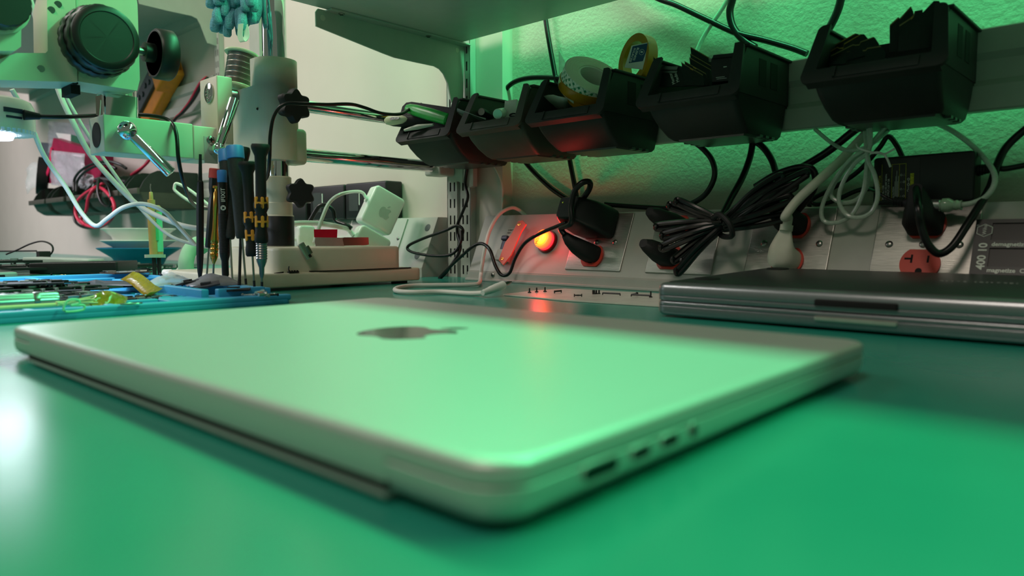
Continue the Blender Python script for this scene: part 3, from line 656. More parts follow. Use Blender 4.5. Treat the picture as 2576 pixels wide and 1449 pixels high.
# ================================================================ blue silicone tray mat with the tools
tb = B()
def tbx(x0, x1, y0, y1, z0, z1, bv=.0012): tb.box((x0, y0, z0), (x1, y1, z1), None, bv)
TXF, TXB, TY0, TY1 = -.6320, -1.000, -.16, .3585
tb.slab(TXF-TXB, TY1-TY0, .006, 0, .0042, .0005, .0008, MX.Translation(((TXF+TXB)/2, (TY0+TY1)/2, 0)))
tbx(TXF-.009, TXF, TY0, TY1, .003, .0086, .0016)                      # front rim
tbx(-.676, -.669, TY0, .250, .003, .0086)                             # second rim behind the pockets
for y in (.010, .060, .098, .143, .200, .250): tbx(-.672, TXF-.006, y, y+.007, .003, .0084)
tbx(-.690, TXF-.002, .257, TY1, .003, .0076)                          # low platform at the corner
tbx(-.668, -.660, .300, TY1-.012, .006, .0150)                        # raised parts box
tbx(-.900, -.664, .286, .293, .003, .0150); tbx(-.900, -.664, TY1-.022, TY1-.004, .003, .0135); tbx(-.905, -.897, .286, TY1-.004, .003, .0150)
tbx(-.735, -.730, .290, TY1-.01, .003, .0135); tbx(-.82, -.815, .290, TY1-.01, .003, .0135)
for k in range(7): tbx(-.690-.012*k, -.686-.012*k, .262, .288, .003, .0078)
tbx(-.908, -.900, -.02, .290, .003, .0165); tbx(-1.0, -.985, TY0, TY1, .003, .0170); tbx(-.99, -.90, .12, .128, .003, .0165); tbx(-.99, -.90, .22, .228, .003, .0165); tbx(-.99, -.90, TY1-.010, TY1-.002, .003, .0150)
for k in range(5): tbx(-.985+.016*k, -.979+.016*k, .14, .21, .003, .0120)
tag(obj('silicone_tray', tb, BLUE), 'blue silicone repair tray with pockets, standing left of the silver laptop', 'tray')
def tool(name, label, bx, by, top, bot_z=.0125, dx=0.):
    """root + frame whose z axis runs from the tip at the tray up to the handle end; bx,by = pixel at the tip; top = pixel at the handle end"""
    yb = .3475
    p0 = wy(bx, by, yb); p1 = wy(top[0], top[1], yb+dx)
    p0.z = max(p0.z, .0075)
    t = thing(name, label, 'tool', p0, 'hand tools standing in the tray')
    return t, aim(p0, p1), (p1-p0).length, p0, p1
# 1 spudger
t, M, h, p0, p1 = tool('spudger', 'thin black nylon spudger, leftmost tool in the tray', 503, 708, (504, 388))
obj('shaft', B().lathe([(.0012, 0), (.0030, .012), (.0041, .03), (.0042, h*.6), (.0040, h-.045), (.0034, h-.03), (.0022, h-.028), (.0016, h), (.0002, h)], M, 8), BLKM, t, 20)
def driver(name, label, bx, by, top, blade, prof, m, capcol=None, capz=None, rb=.0012, dx=0., bm=STEEL, seg=16, caplabel=None):
    t, M, h, p0, p1 = tool(name, label, bx, by, top, dx=dx)
    obj('blade', B().lathe([(rb*.9, 0), (rb*.9, h*blade+.004)], M, 10), bm, t)
    obj('blade_tip', B().lathe([(rb*1.05, 0), (rb*1.05, .006)], M, 10), BLK, t)
    zs = h*blade; hh = h-zs
    obj('handle', B().lathe([(r, zs+z*hh) for r, z in prof], M, seg), m, t, 40)
    return t, M, zs, hh, h
# 2 red-capped precision driver
t, M, zs, hh, h = driver('screwdriver', 'precision screwdriver with a red cap beside the spudger', 519, 708, (541, 424), .30, [(.0038, 0), (.0044, .02), (.0046, .60), (.0036, .66), (.0052, .74), (.0056, .80), (.0058, .88)], BLK, dx=.010, seg=8)
obj('red_cap', B().lathe([(.0056, zs+hh*.875), (.0060, zs+hh*.88), (.0060, zs+hh*.99), (.0052, zs+hh), (0, zs+hh)], M, 20), mat('muted red plastic', (206, 74, 74), .5), t)
# 3 brass driver
t, M, zs, hh, h = driver('screwdriver', 'slim brass screwdriver with a swivel cap in the tray', 536, 703, (546, 467), .17, [(.0012, 0), (.0036, .07), (.0042, .10), (.0042, .14), (.0036, .15), (.0042, .16), (.0042, .20), (.0036, .21), (.0042, .22), (.0042, .25), (.0034, .26), (.0042, .275), (.0042, .32), (.0030, .45), (.0028, .60), (.0032, .72), (.0033, .91), (.0022, .93), (.0022, .965)], GOLD)
obj('swivel_cap', B().lathe([(.0022, zs+hh*.965), (.0044, zs+hh*.97), (.0044, zs+hh*.995), (.003, zs+hh), (0, zs+hh)], M, 20), GOLD, t)
# 4 black knurled driver with blue cap and lettering
t, M, zs, hh, h = driver('screwdriver', 'black knurled screwdriver with blue cap and IFIXIT lettering', 568, 712, (558, 428), .055, [(.0026, 0), (.0036, .02), (.0036, .15), (.0048, .19), (.0052, .22), (.0052, .60), (.0048, .63), (.0048, .885)], BLK)
obj('blue_cap', B().lathe([(.0046, zs+hh*.885), (.0049, zs+hh*.89), (.0049, zs+hh*.985), (.0044, zs+hh), (0, zs+hh)], M, 20), BLUET, t)
kb = B()
for k in range(26):
    z = zs+hh*(.225+.0142*k); kb.lathe([(.0050, z), (.0054, z+.0004), (.0054, z+.0012), (.0050, z+.0016)], M, 22)
obj('knurling', kb, BLKM, t)
up = (M.to_3x3() @ V((0, 0, 1))); tocam = (EYE-M.translation); nrm = (tocam-up*tocam.dot(up)).normalized(); sdx = up.cross(nrm)*-1
o3 = M @ V((0, 0, zs+hh*.70)); TM_ = frame(o3+nrm*.0049+nrm.cross(up)*-.0012, up, nrm.cross(up))
text('lettering', 'IFIXIT', .0058, frame(o3+nrm*.0048+nrm.cross(up)*(-.0022), up, nrm.cross(up)), WHITET, t, depth=.0004)
cx_ = o3+nrm*.0050-up*.006
lg = B().loft([[tuple(cx_+up*(r*math.cos(a))+nrm.cross(up)*(r*math.sin(a))+nrm*z) for a in [2*PI*k/20 for k in range(20)]] for r, z in ((.0026, 0), (.0026, .0004), (.0026, .0004))])
lo_ = obj('emblem', lg, WHITET, t)
F_ = frame(cx_+nrm*.0005, up+nrm.cross(up), nrm.cross(up)-up)
obj('emblem_cross', B().box((-.0017, -.0004, 0), (.0017, .0004, .0003), F_).box((-.0004, -.0017, 0), (.0004, .0017, .0003), F_), BLK, lo_)
# 5, 6 the two grey-black drivers with blue caps
for lab, b_, tp, dx in (('smaller blue-capped grip screwdriver half hidden behind the larger one', (585, 716), (567, 378), .012), ('tall blue-capped black grip screwdriver in the middle of the tray', (619, 716), (590, 368), 0.)):
    k = 1. if dx == 0 else .86
    t, M, zs, hh, h = driver('screwdriver', lab, b_[0], b_[1], tp, .335, [(.0050*k, 0), (.0062*k, .03), (.0062*k, .10), (.0068*k, .50), (.0078*k, .56), (.0080*k, .86)], mat('soft dark grip', (38, 42, 42), .65, var=.2, vs=600) if 'soft dark grip' not in MATS else MATS['soft dark grip'], dx=dx)
    obj('blue_cap', B().lathe([(.0080*k, zs+hh*.86), (.0088*k, zs+hh*.865), (.0088*k, zs+hh*.985), (.0080*k, zs+hh), (0, zs+hh)], M, 24), BLUET, t)
# 7 plain black shank tool behind
t, M, zs, hh, h = driver('screwdriver', 'black-shanked screwdriver whose flared top shows behind the tall one', 602, 718, (612, 372), .34, [(.0042, 0), (.0052, .04), (.0052, .85), (.0068, .93), (.0072, .97), (.0066, 1.)], BLK, dx=.014, bm=BLK, rb=.0017)
# 8, 9 the two black and yellow electronics drivers
def wera(label, b_, tp, blade, big):
    t, M, zs, hh, h = driver('screwdriver', label, b_[0], b_[1], tp, blade, [(.0052, 0), (.0064, .02), (.0064, .08), (.0055, .13), (.0058, .20), (.0062, .28), (.0052, .315), (.0070, .36), (.0070, .40), (.0052, .46), (.0050, .70), (.0056, .88), (.0085, .95), (.0088, .975), (.0078, 1.)], BLKM, dx=-.004)
    up = (M.to_3x3() @ V((0, 0, 1))); tocam = (EYE-M.translation); nrm = (tocam-up*tocam.dot(up)).normalized(); s_ = up.cross(nrm)
    for zc, hc in ((.225, .12), (.415, .12)):
        ib = B()
        for a in (-62, 0, 62):
            a = math.radians(a+12); n2 = (nrm*math.cos(a)+s_*math.sin(a)); s2 = up.cross(n2)
            F = frame(M @ V((0, 0, zs+hh*zc)) + n2*(.0049 if zc < .3 else .0047), s2, up)
            ib.slab(.0030, hh*hc, .0014, 0, .0018 if zc < .3 else .0022, 0, .0005, F)
            a2 = a+math.radians(31); n3 = nrm*math.cos(a2)+s_*math.sin(a2)
            ib.box((-.0022, -.0009, 0), (.0022, .0009, .0016), frame(M @ V((0, 0, zs+hh*zc))+n3*(.0052 if zc < .3 else .0050), up.cross(n3), up))
        obj('grip_inlay', ib, WRNY, t)
    return t, M, zs, hh, h
wera('shorter black electronics screwdriver with yellow grip inlays', (640, 721), (621, 407), .245, False)
t, M, zs, hh, h = wera('taller black electronics screwdriver with yellow inlays and a knurled chuck', (659, 724), (655, 362), .315, True)
obj('chuck', B().lathe([(.0014, .010), (.0024, .014), (.0026, .020), (.0048, .026)]+[(.0056 if k % 2 else .0050, .028+.0012*k) for k in range(18)]+[(.0046, .052), (.0030, .054), (.0030, zs)], M, 20), STEEL, t, 20)
# loose screws on the corner platform
rnd = random.Random(11)
zpl = .0078
for k in range(9):
    p = wz(612+9.2*k+rnd.random()*3, 746-rnd.random()*5, zpl+.001); a = rnd.random()*PI
    d = V((math.cos(a), math.sin(a), 0)); L_ = .003+.003*rnd.random(); r_ = .0008+.0009*(k in (4, 5))
    z0 = zpl+r_*1.7
    p.z = z0
    o = obj('screw', B().cyl(p-d*L_, p+d*L_, r_).cyl(p+d*L_, p+d*(L_+.0012), r_*1.7), BLK if k in (3, 8) else TIN)
    names = ['tiny silver screw at the left end of the corner platform', 'second tiny screw from the left on the corner platform', 'tiny silver screw lying third from left on the platform', 'black screw among the silver ones on the corner platform', 'fat silver screw in the middle of the corner platform', 'fat silver standoff right of the middle on the corner platform', 'thin silver screw third from right on the corner platform', 'thin silver screw second from right on the corner platform', 'black screw at the right end of the corner platform']
    tag(o, names[k], 'screw', 'loose screws on the tray corner')
# polyimide tape scraps
def scrap(name, label, grid, m, th=.0004):
    n, mcol = len(grid), len(grid[0]); b = B()
    vs = [p for r in grid for p in r]; f = []
    for i in range(n-1):
        for j in range(mcol-1): f.append((i*mcol+j, i*mcol+j+1, (i+1)*mcol+j+1, (i+1)*mcol+j))
    b.add(vs, f); o = obj(name, b, m, None, 60)
    so = o.modifiers.new('thickness', 'SOLIDIFY'); so.thickness = th
    return tag(o, label, 'tape scrap')
XS = -.650
g = []
for i in range(5):
    row = []
    for j in range(8):
        a = 228+13*j; c = [748, 738, 734, 731, 733, 737, 742, 748][j]
        yy = c+(776-c)*i/4
        row.append(wx(a+(3*math.sin(i*2.1+j)), yy, XS-.020*(1-i/4)+.004*math.sin(j*1.7+i)))
    g.append(row)
scrap('tape_scrap', 'crumpled amber tape scrap standing on the front rim of the tray', g, AMBER)
g = []
cl = [(318, 694, -.80), (332, 697, -.79), (345, 705, -.78), (358, 716, -.765), (372, 728, -.75), (385, 735, -.735), (392, 736, -.725), (384, 742, -.72), (372, 746, -.715), (360, 747, -.71)]
for a, c, x in cl: p = wx(a, c, x); g.append([p+V((0, -.006, -.004)), p+V((0, 0, -.0005)), p+V((.002, .006, .004))])
scrap('tape_scrap', 'long curled amber tape strip rising from the boards in the tray', g, AMBER)
# ribbed metal handle, swab and clip in the front pockets
def along(px0, py0, px1, py1, z): return wz(px0, py0, z), wz(px1, py1, z)
p0, p1 = along(-60, 770, 183, 759, .0125); p1.x = p0.x = -.683; p0.y -= .07
rm_ = mat('ribbed bright metal', (176, 182, 178), .3, .85, stretch=(1, 1, 1))
t = thing('ribbed_handle', 'ribbed shiny metal tool handle lying along the tray front', 'tool', p0)
b = B(); M = aim(p0, p1); hL = (p1-p0).length
n_ = 36; ring_ = lambda r, z: [(r*(1-.06*(k % 2))*math.cos(2*PI*k/n_), r*(1-.06*(k % 2))*math.sin(2*PI*k/n_), z) for k in range(n_)]
obj('grip', B().loft([ring_(.0052, 0), ring_(.0060, .004), ring_(.0060, hL-.002), ring_(.0054, hL)], M), rm_, t, 20)
for zf in (.42, .88): obj('collar', B().lathe([(.0063, hL*zf-.002), (.0066, hL*zf), (.0063, hL*zf+.002)], M, 24), STEEL, t)
p0, p1 = along(-60, 786, 168, 768, .0098); p0.x = p1.x = -.657; p0.y -= .07
t = thing('cotton_swab', 'pale swab with a frayed tip lying in the tray front pockets', 'swab', p0)
obj('stick', B().cyl(p0, p1, .0017, seg=10), mat('pale yellow stick', (216, 214, 150), .6), t)
fb_ = B(); rnd = random.Random(5)
for k in range(26):
    d = V((rnd.uniform(-.25, .25), 1, rnd.uniform(-.15, .35))).normalized(); fb_.tube([p1+V((rnd.uniform(-.002, .002), -.004, rnd.uniform(-.001, .002))), p1+d*.008, p1+d*(.014+.012*rnd.random())+V((0, 0, -.002))], .0007, 4, res=3)
obj('frayed_tip', fb_, mat('frayed cotton', (206, 214, 160), .9), t)['kind'] = 'stuff'
pc_ = wz(186, 772, .0100); rr = .0046
b = B().tube([pc_+V((0, -.006, -.003)), pc_+V((0, .005, -.003)), pc_+V((0, .0072, -.001)), pc_+V((0, .006, .001)), pc_+V((0, -.002, .0012)), pc_+V((0, .0035, .0025)), pc_+V((0, .003, .0052)), pc_+V((0, -.003, .0055)), pc_+V((0, -.0062, .002))], .0009, 8, closed=True)
tag(obj('wire_clip', b, mat('pale green wire', (150, 226, 186), .4)), 'small pale double loop clip on the front rim of the tray', 'clip')
p_ = wz(330, 764, .0092); b = B().tube([p_+V((0, -.008, 0)), p_+V((.002, .004, 0)), p_+V((0, .008, .0002)), p_+V((-.002, 0, .0004))], .0006, 6, closed=True)
tag(obj('wire_clip', b, STEEL), 'tiny steel wire loop lying in a front pocket right of the crumpled tape', 'clip')
# circuit boards in the tray
def board(label, c, z, lx, ly, m=PCB, rz=0., n=14, th=.0012, seed=0, rx=0., ry=0., name='circuit_board', grp='circuit boards in the tray', tall=.0022):
    M = rot((c.x, c.y, z), rx, ry, rz); rd = random.Random(seed)
    o = obj(name, B().box((-lx/2, -ly/2, 0), (lx/2, ly/2, th), M), m)
    tag(o, label, 'circuit board', grp)
    ch, tn = B(), B()
    for k in range(n):
        w_, d_ = rd.uniform(.002, .011), rd.uniform(.002, .011); x = rd.uniform(-lx/2+w_/2, lx/2-w_/2); y = rd.uniform(-ly/2+d_/2, ly/2-d_/2); hh_ = rd.uniform(.0006, tall)
        (ch if rd.random() < .6 else tn).box((x-w_/2, y-d_/2, th), (x+w_/2, y+d_/2, th+hh_), M)
    for k in range(n):
        x = rd.uniform(-lx/2, lx/2-.002); y = rd.uniform(-ly/2, ly/2-.002); tn.box((x, y, th), (x+.0014, y+.001, th+rd.uniform(.0005, .0018)), M)
    obj('chips', ch, CHIP, o); obj('connectors', tn, TIN, o)
    return o
g1 = 'circuit boards in the tray'
P_ = wz(294, 722, .010); o = board('gold-edged board lying across the blue pocket in the tray', P_, .0095, .018, .046, PCB, 12, 8, .0016, 1)
obj('gold_edge', B().box((.0088, -.0225, .0002), (.0094, .0015, .0030), rot((P_.x, P_.y, .0095), 0, 0, 12)), COPPER, o)
P_ = wz(318, 690, .0165); board('brown board resting on the rear wall of the tray', P_, .0180, .03, .05, mat('brown board', (70, 52, 42), .5), 15, 10, .0016, 2)
P_ = wz(362, 752, .006); board('black memory-like board with a grid of chips by the tape strip', P_, .0055, .040, .050, PCB, 8, 22, .0012, 3)
for k, (a, c, z, lx, ly, rz, lab) in enumerate(((60, 752, .0110, .024, .13, 4, 'long populated board right behind the ribbed handle'), (150, 740, .0120, .045, .07, 14, 'board with standoffs tilted toward the tray middle'), (40, 733, .0140, .05, .10, -6, 'board lit blue-white beneath the ring light'), (95, 722, .0165, .05, .09, 9, 'upper board of the stack under the ring light'), (30, 712, .0205, .05, .08, -12, 'topmost dark board at the left edge of the tray'), (200, 748, .0100, .020, .05, 22, 'narrow board pointing at the crumpled tape'), (-12, 745, .0125, .04, .09, -9, 'board at the picture edge behind the ribbed handle'), (8, 727, .0165, .05, .08, 16, 'populated board at the picture edge under the ring light'), (70, 712, .0185, .045, .07, 20, 'small dark board bridging the rear wall of the tray'), (150, 727, .0140, .04, .08, -14, 'dark board lying flat in the middle of the board pile'))):
    P_ = wz(a, c, z); board(lab, P_, z-.001, lx, ly, PCBG if k in (7,) else PCB if k % 2 else mat('violet grey board', (52, 50, 64), .4, var=.3, vs=400) if 'violet grey board' not in MATS else MATS['violet grey board'], rz, 16, .0014, 20+k)
    if k in (0, 1, 3):
        rd = random.Random(k); sb = B()
        for q_ in range(3): pp = P_+V((rd.uniform(-.01, .012), rd.uniform(-.03, .03), 0)); sb.cyl((pp.x, pp.y, z), (pp.x, pp.y, z+.005), .0013).cyl((pp.x, pp.y, z+.005), (pp.x, pp.y, z+.006), .0020)
        so = [o for o in C.objects if o.get('label') == lab][0]; obj('standoffs', sb, TIN, so)
# dark plastic sheet, loose black bits and crumpled bags in the parts box
g = []
for i, c in enumerate((708, 714, 720)):
    g.append([wz(a, c+1.2*math.sin(j)+(-4 if (j == 3 and i == 0) else 0), .0150-.001*i+(.003 if (j == 3 and i == 0) else 0)) for j, a in enumerate((178, 200, 220, 240, 262, 290, 330, 345))])
o = scrap('plastic_sheet', 'dark wedge of plastic sheet lying across the middle of the tray', g, mat('slate sheet', (58, 58, 64), .5)); o['category'] = 'sheet'
rnd = random.Random(8)
bl = ['black flex cable scrap at the left of the parts box', 'black bracket scrap beside the clear bag in the parts box', 'grey foil scrap in the middle of the parts box', 'black sleeve scrap at the right of the parts box', 'short black cable end behind the clear bag', 'coiled black connector behind the curled tape strip']
for k, (a, c, z, s_, lab) in enumerate(((430, 716, .0150, .020, bl[0]), (475, 706, .0190, .022, bl[1]), (520, 712, .0175, .026, bl[2]), (590, 724, .0150, .030, bl[3]), (452, 700, .018, .012, bl[4]), (410, 697, .018, .013, bl[5]))):
    P_ = wz(a, c, z); b = B(); M = rot((P_.x, P_.y, z-.003), rnd.uniform(-8, 8), rnd.uniform(-12, 12), rnd.uniform(0, 90))
    if k == 5 or k == 4:
        b.tube([M @ V((.004*math.cos(q_), .008*math.sin(q_*.7), .001*q_)) for q_ in range(7)], .0013, 6)
    else:
        b.loft([[(-s_/2, -s_*.32, 0), (s_*.1, -s_*.42, 0), (s_/2, -s_*.1, 0), (s_*.42, s_*.3, 0), (-s_*.3, s_*.36, 0)], [(-s_/2, -s_*.32, .0012), (s_*.1, -s_*.42, .002), (s_/2, -s_*.1, .0012), (s_*.42, s_*.3, .003), (-s_*.3, s_*.36, .0012)]], M).box((-s_*.2, -s_*.1, .001), (s_*.15, s_*.08, .0042), M)
    tag(obj('plastic_scrap', b, MATS['slate sheet'] if k == 2 else BLKM), lab, 'scrap', 'scraps in the parts box')
def bag(name, label, c, sx, sy, sz, seed, m=CLEAR, M=None, cat='bag', n=9):
    rd = random.Random(seed); g = []
    M = M or MX.Translation(c)
    for i in range(n):
        g.append([M @ V((sx*(i/(n-1)-.5), sy*(j/(n-1)-.5), sz*(math.sin(PI*i/(n-1))*math.sin(PI*j/(n-1))*(.55+.45*rd.random())+.12*rd.random()))) for j in range(n)])
    o = scrap(name, label, g, m, .0002); o['category'] = cat; return o
bag('plastic_bag', 'crumpled clear bag at the left of the parts box in the tray', wz(432, 718, .0135), .030, .05, .013, 3)
bag('plastic_bag', 'grey translucent film folded over scraps in the parts box', wz(535, 718, .0135), .034, .055, .014, 9, mat('smoky film', (150, 152, 156), .25, alpha=.7))
# ================================================================ plugs, adaptors and cords on the raceway
def plugbody(name, label, x, s, m, prof, cat='plug', rotz=0., parent=None, off=.0046):
    """prof = list of (height off the face, width, depth, dx, dy, corner)"""
    M = FS @ MX.Translation((x, s, off)) @ MX.Rotation(math.radians(rotz), 4, 'Z')
    b = B().loft([[(px_+dx, py_+dy, z) for px_, py_ in rrect(w_, d_, r_, 4)] for z, w_, d_, dx, dy, r_ in prof], M)
    o = obj(name, b, m, parent, 40)
    if parent is None: tag(o, label, cat)
    return o, M
(x1_, s1_), (x2_, s2_), (x3_, s3_), (x4_, s4_) = PL
u_, d__ = .0195, -.0195
# wall-wart in the first upper receptacle
q = sl(1488, 548, .02)
o, M = plugbody('power_adapter', 'black wall plug adapter beside the lit red pilot lamp', x1_, s1_+u_+.004, BLK, [(0, .050, .038, 0, 0, .006), (.012, .054, .040, -.004, .0, .008), (.030, .050, .036, -.012, .001, .007), (.046, .032, .030, -.017, .002, .005), (.049, .027, .026, -.018, .002, .004)])
obj('indicator', B().cyl(M @ V((-.026, .008, .049)), M @ V((-.026, .008, .0496)), .0011), GOLD, o)
o, M = plugbody('power_plug', 'black cord plug in the lower receptacle beneath the wall adapter', x1_, s1_+d__+.002, BLKM, [(0, .026, .022, 0, 0, .008), (.010, .026, .022, -.002, 0, .009), (.022, .022, .019, -.008, .002, .008), (.032, .014, .014, -.015, .006, .006), (.037, .009, .009, -.019, .010, .004)])
e1 = M @ V((-.020, .011, .037))
cable('power_cable', 'black cord looping over the wall adapter into the plug below it', [e1, e1+V((-.004, -.002, .008)), *px([(1437, 560, .690), (1437, 515, .692), (1447, 478, .695), (1466, 459, .70), (1483, 458, .708), (1483, 474, .715), (1468, 497, .72), (1452, 508, .735), (1440, 512, .765)], 0)], .0036, BLKG, 10)
cable('power_cable', 'black cord dropping from the shelf gap behind the tape bin to the wall adapter', px([(1352, -160), (1366, -10), (1374, 60), (1392, 165), (1418, 300), (1433, 400), (1448, 480), (1452, 515), (1458, 532)], .789), .0034, BLKG, 10)
cable('power_cable', 'black cord arching up behind the second bin and down to the wall adapter', px([(1445, 515, .788), (1425, 500), (1380, 468), (1325, 412), (1285, 350), (1266, 290), (1267, 240), (1285, 212), (1320, 198), (1370, 195), (1430, 200), (1460, 215)], .789), .0036, BLKG, 10)
cable('power_cable', 'black twin cord leaving the wall adapter and curling up along the wall', px([(1520, 514, .765), (1560, 517), (1620, 521), (1690, 524), (1735, 514), (1775, 488), (1797, 445), (1792, 405), (1768, 374), (1735, 350), (1690, 320), (1640, 250)], .774), .0033, BLKG, 10)
# second plate: two plugs behind the tied bundle
plugbody('power_plug', 'black plug in the second plate, upper receptacle, behind the tied cable bundle', x2_, s2_+u_, BLKM, [(0, .027, .022, 0, 0, .008), (.014, .026, .021, -.003, 0, .008), (.030, .016, .016, -.012, .002, .006), (.036, .010, .010, -.016, .003, .004)])
plugbody('power_plug', 'black plug in the second plate, lower receptacle, under the cable bundle', x2_, s2_+d__, BLKM, [(0, .027, .022, 0, 0, .008), (.014, .026, .021, -.003, 0, .008), (.030, .016, .016, -.010, .002, .006), (.036, .010, .010, -.014, .003, .004)])
bd = thing('cable_bundle', 'black power cord folded and tied into a bundle over the outlet strip', 'cable', wy(1825, 560, .70))
rnd = random.Random(4)
lf_ = [(1682, 518), (1700, 508), (1650, 570), (1665, 592), (1662, 620), (1700, 680), (1692, 650), (1715, 655)]
rt_ = [(1950, 470), (1968, 448), (2002, 470), (1990, 500), (1965, 470), (2030, 440), (1985, 520), (1978, 545)]
cb_ = B()
turns = []
for k in range(8):
    yl = .690+.010*rnd.random(); yc = .697+.012*(k/8); a, c = lf_[k]; e, f_ = rt_[k]
    tx, ty = 1812+3*(k % 3), 548+6.0*k*.62
    cb_.tube([wy(tx-2, ty, yc), wy(a+(tx-a)*.45, ty+(c-ty)*.55-6, yl), wy(a+8, c-6, yl), wy(a, c, yl-.003), wy(a+10, c+8, yl), wy(a+(tx-a)*.5, ty+(c-ty)*.5+8, yl+.003), wy(tx, ty+4, yc+.003)], .0029, 8)
    cb_.tube([wy(tx+8, ty, yc), wy(tx+(e-tx)*.5, ty+(f_-ty)*.62-4, yl+.012), wy(e-10, f_-7, yl+.02), wy(e, f_, yl+.022), wy(e-12, f_+10, yl+.02), wy(tx+(e-tx)*.5, ty+(f_-ty)*.5+10, yl+.012), wy(tx+6, ty+4, yc+.002)], .0029, 8)
obj('cord_loops', cb_, BLKG, bd)
obj('tie_wrap', B().tube([wy(1797, 546, .690), wy(1812, 540, .686), wy(1835, 562, .684), wy(1842, 590, .688), wy(1830, 596, .70), wy(1812, 590, .712), wy(1800, 565, .714), wy(1795, 552, .70)], .0030, 8, closed=True, flat=1.0), BLKM, bd)
cable('power_cable', 'black cord dropping from under the fourth bin into the tied bundle', px([(1896, 335, .772), (1888, 390, .770), (1868, 445, .755), (1838, 500, .73), (1815, 545, .706)], .77), .0036, BLKG, 10)
cable('power_cable', 'black cord curving from under the fourth bin down to the third plate plug', px([(1868, 345, .775), (1910, 362, .772), (1940, 400, .765), (1955, 450, .752), (1962, 500, .735), (1985, 530, .715)], .77), .0036, BLKG, 10)
cable('power_cable', 'thick black cord slanting from the white cable top down into the bundle', px([(2210, 290), (2150, 328), (2080, 383), (2010, 425), (1950, 460), (1900, 500), (1850, 545, .712)], .765), .0040, BLKG, 10)
cable('power_cable', 'black cord wound round the bundle end in a wide arc', px([(1900, 470, .735), (1950, 440, .735), (2005, 422, .735), (2040, 424, .736), (2052, 450, .738), (2042, 485, .74), (2015, 520, .742), (1990, 545, .742)], .74), .0036, BLKG, 10)
plugbody('power_plug', 'black plug in the upper receptacle of the third plate', x3_, s3_+u_, BLKM, [(0, .028, .023, 0, 0, .008), (.014, .027, .022, -.002, 0, .008), (.026, .020, .018, -.006, .004, .007), (.034, .011, .011, -.009, .009, .005)])
o, M = plugbody('power_plug', 'white plug with a thick white cord in the third plate', x3_, s3_+d__, mat('dull white rubber', (206, 206, 190), .5), [(0, .029, .024, 0, 0, .010), (.012, .029, .025, -.001, 0, .011), (.018, .025, .024, .000, .004, .010), (.024, .018, .017, .003, .013, .007), (.027, .0112, .0112, .005, .022, .005)])
obj('strain_collar', B().cyl(M @ V((.005, .0215, .026)), M @ V((.0055, .0270, .0275)), .0062), MATS['dull white rubber'], o)
cable('power_cable', 'thick white cord slanting from under the last bin to the white plug', [M @ V((.0055, .024, .027)), M @ V((.0065, .034, .030)), *px([(1975, 545, .700), (2004, 506, .708), (2050, 462, .72), (2110, 408, .745), (2165, 350, .765), (2195, 318, .775)], 0)], .0044, mat('white cord jacket', (200, 200, 184), .5), 12)
o, M = plugbody('power_plug', 'black flat plug in the upper receptacle of the rightmost plate', x4_, s4_+u_, BLKM, [(0, .030, .024, 0, 0, .005), (.016, .029, .024, -.001, .001, .006), (.022, .022, .022, -.002, .004, .006), (.028, .014, .026, -.003, .010, .005), (.032, .011, .012, -.004, .019, .004)])
cable('power_cable', 'flat black cord hanging in a deep loop below the rightmost plug', [M @ V((-.004, .022, .029)), *px([(2310, 520, .700), (2318, 570, .70), (2335, 615, .702), (2362, 638, .706), (2395, 620, .712), (2430, 570, .722), (2465, 515, .735), (2492, 468, .748), (2507, 420, .758), (2530, 372, .766), (2580, 325, .77), (2660, 270, .77), (2760, 190, .77)], 0)], .0034, BLKG, 10)
# AC/DC adaptor standing on the raceway
ad = thing('power_supply', 'black AC DC adaptor block with a printed label on the outlet strip', 'power adapter', wy(2330, 500, .765))
yf = .7505
c_ = [wy(2199, 407, yf), wy(2456, 370, yf), wy(2455, 499, yf), wy(2206, 512, yf)]
xl, xr_ = c_[0].x, c_[1].x; zb_ = .0940; zt_ = (c_[0].z+c_[1].z)/2
AM = frame((xl, yf, zb_), (1, 0, 0.012), (0, 0, 1)); wA, hA = xr_-xl, zt_-zb_
obj('case', B().slab(wA, hA, .003, -.026, -.013, .0015, 0, AM @ MX.Translation((wA/2, hA/2, 0))).slab(wA, hA, .003, -.0128, 0, 0, .0018, AM @ MX.Translation((wA/2, hA/2, 0))), BLK, ad)
obj('label_panel', B().slab(.036, hA*.84, .001, 0, .0003, 0, 0, AM @ MX.Translation((wA*.052+.0180, hA*.52, 0))), BLKG, ad)
def atxt(s_, x, y, size, m=WHITET, rz=90): text('printed_text', s_, size, AM @ MX.Translation((x, y, .0004)) @ MX.Rotation(math.radians(rz), 4, 'Z'), m, ad, depth=.00005)
atxt('AC/DC ADAPTOR', .0072, .0035, .0030, YELT)
atxt('MODEL:1230', .0100, .0045, .0024); atxt('INPUT:AC100-240V 50/60Hz', .0123, .0045, .0020); atxt('OUTPUT:12V = 3A', .0147, .0045, .0024)
fr = B()
for lo, hi in (((.0165, .004, 0), (.0168, hA*.83, .0005)), ((.0285, .004, 0), (.0288, hA*.83, .0005)), ((.0165, .004, 0), (.0288, .0043, .0005)), ((.0165, hA*.83, 0), (.0288, hA*.83+.0003, .0005)), ((.0230, .004, 0), (.02325, hA*.83, .0005)), ((.0078, .0035, 0), (.0080, hA*.85, .0005))): fr.box(lo, hi, AM)
obj('label_frame', fr, YELT, ad)
atxt('\u25b3CAUTION', .0188, .005, .0020)
cb2 = B()
for k in range(5): cb2.box((.0193+.00075*k, .005, 0), (.0195+.00075*k, .005+(.016+.005*((k*7) % 3)), .0004), AM)
obj('small_print', cb2, WHITET, ad)
sy_ = B()
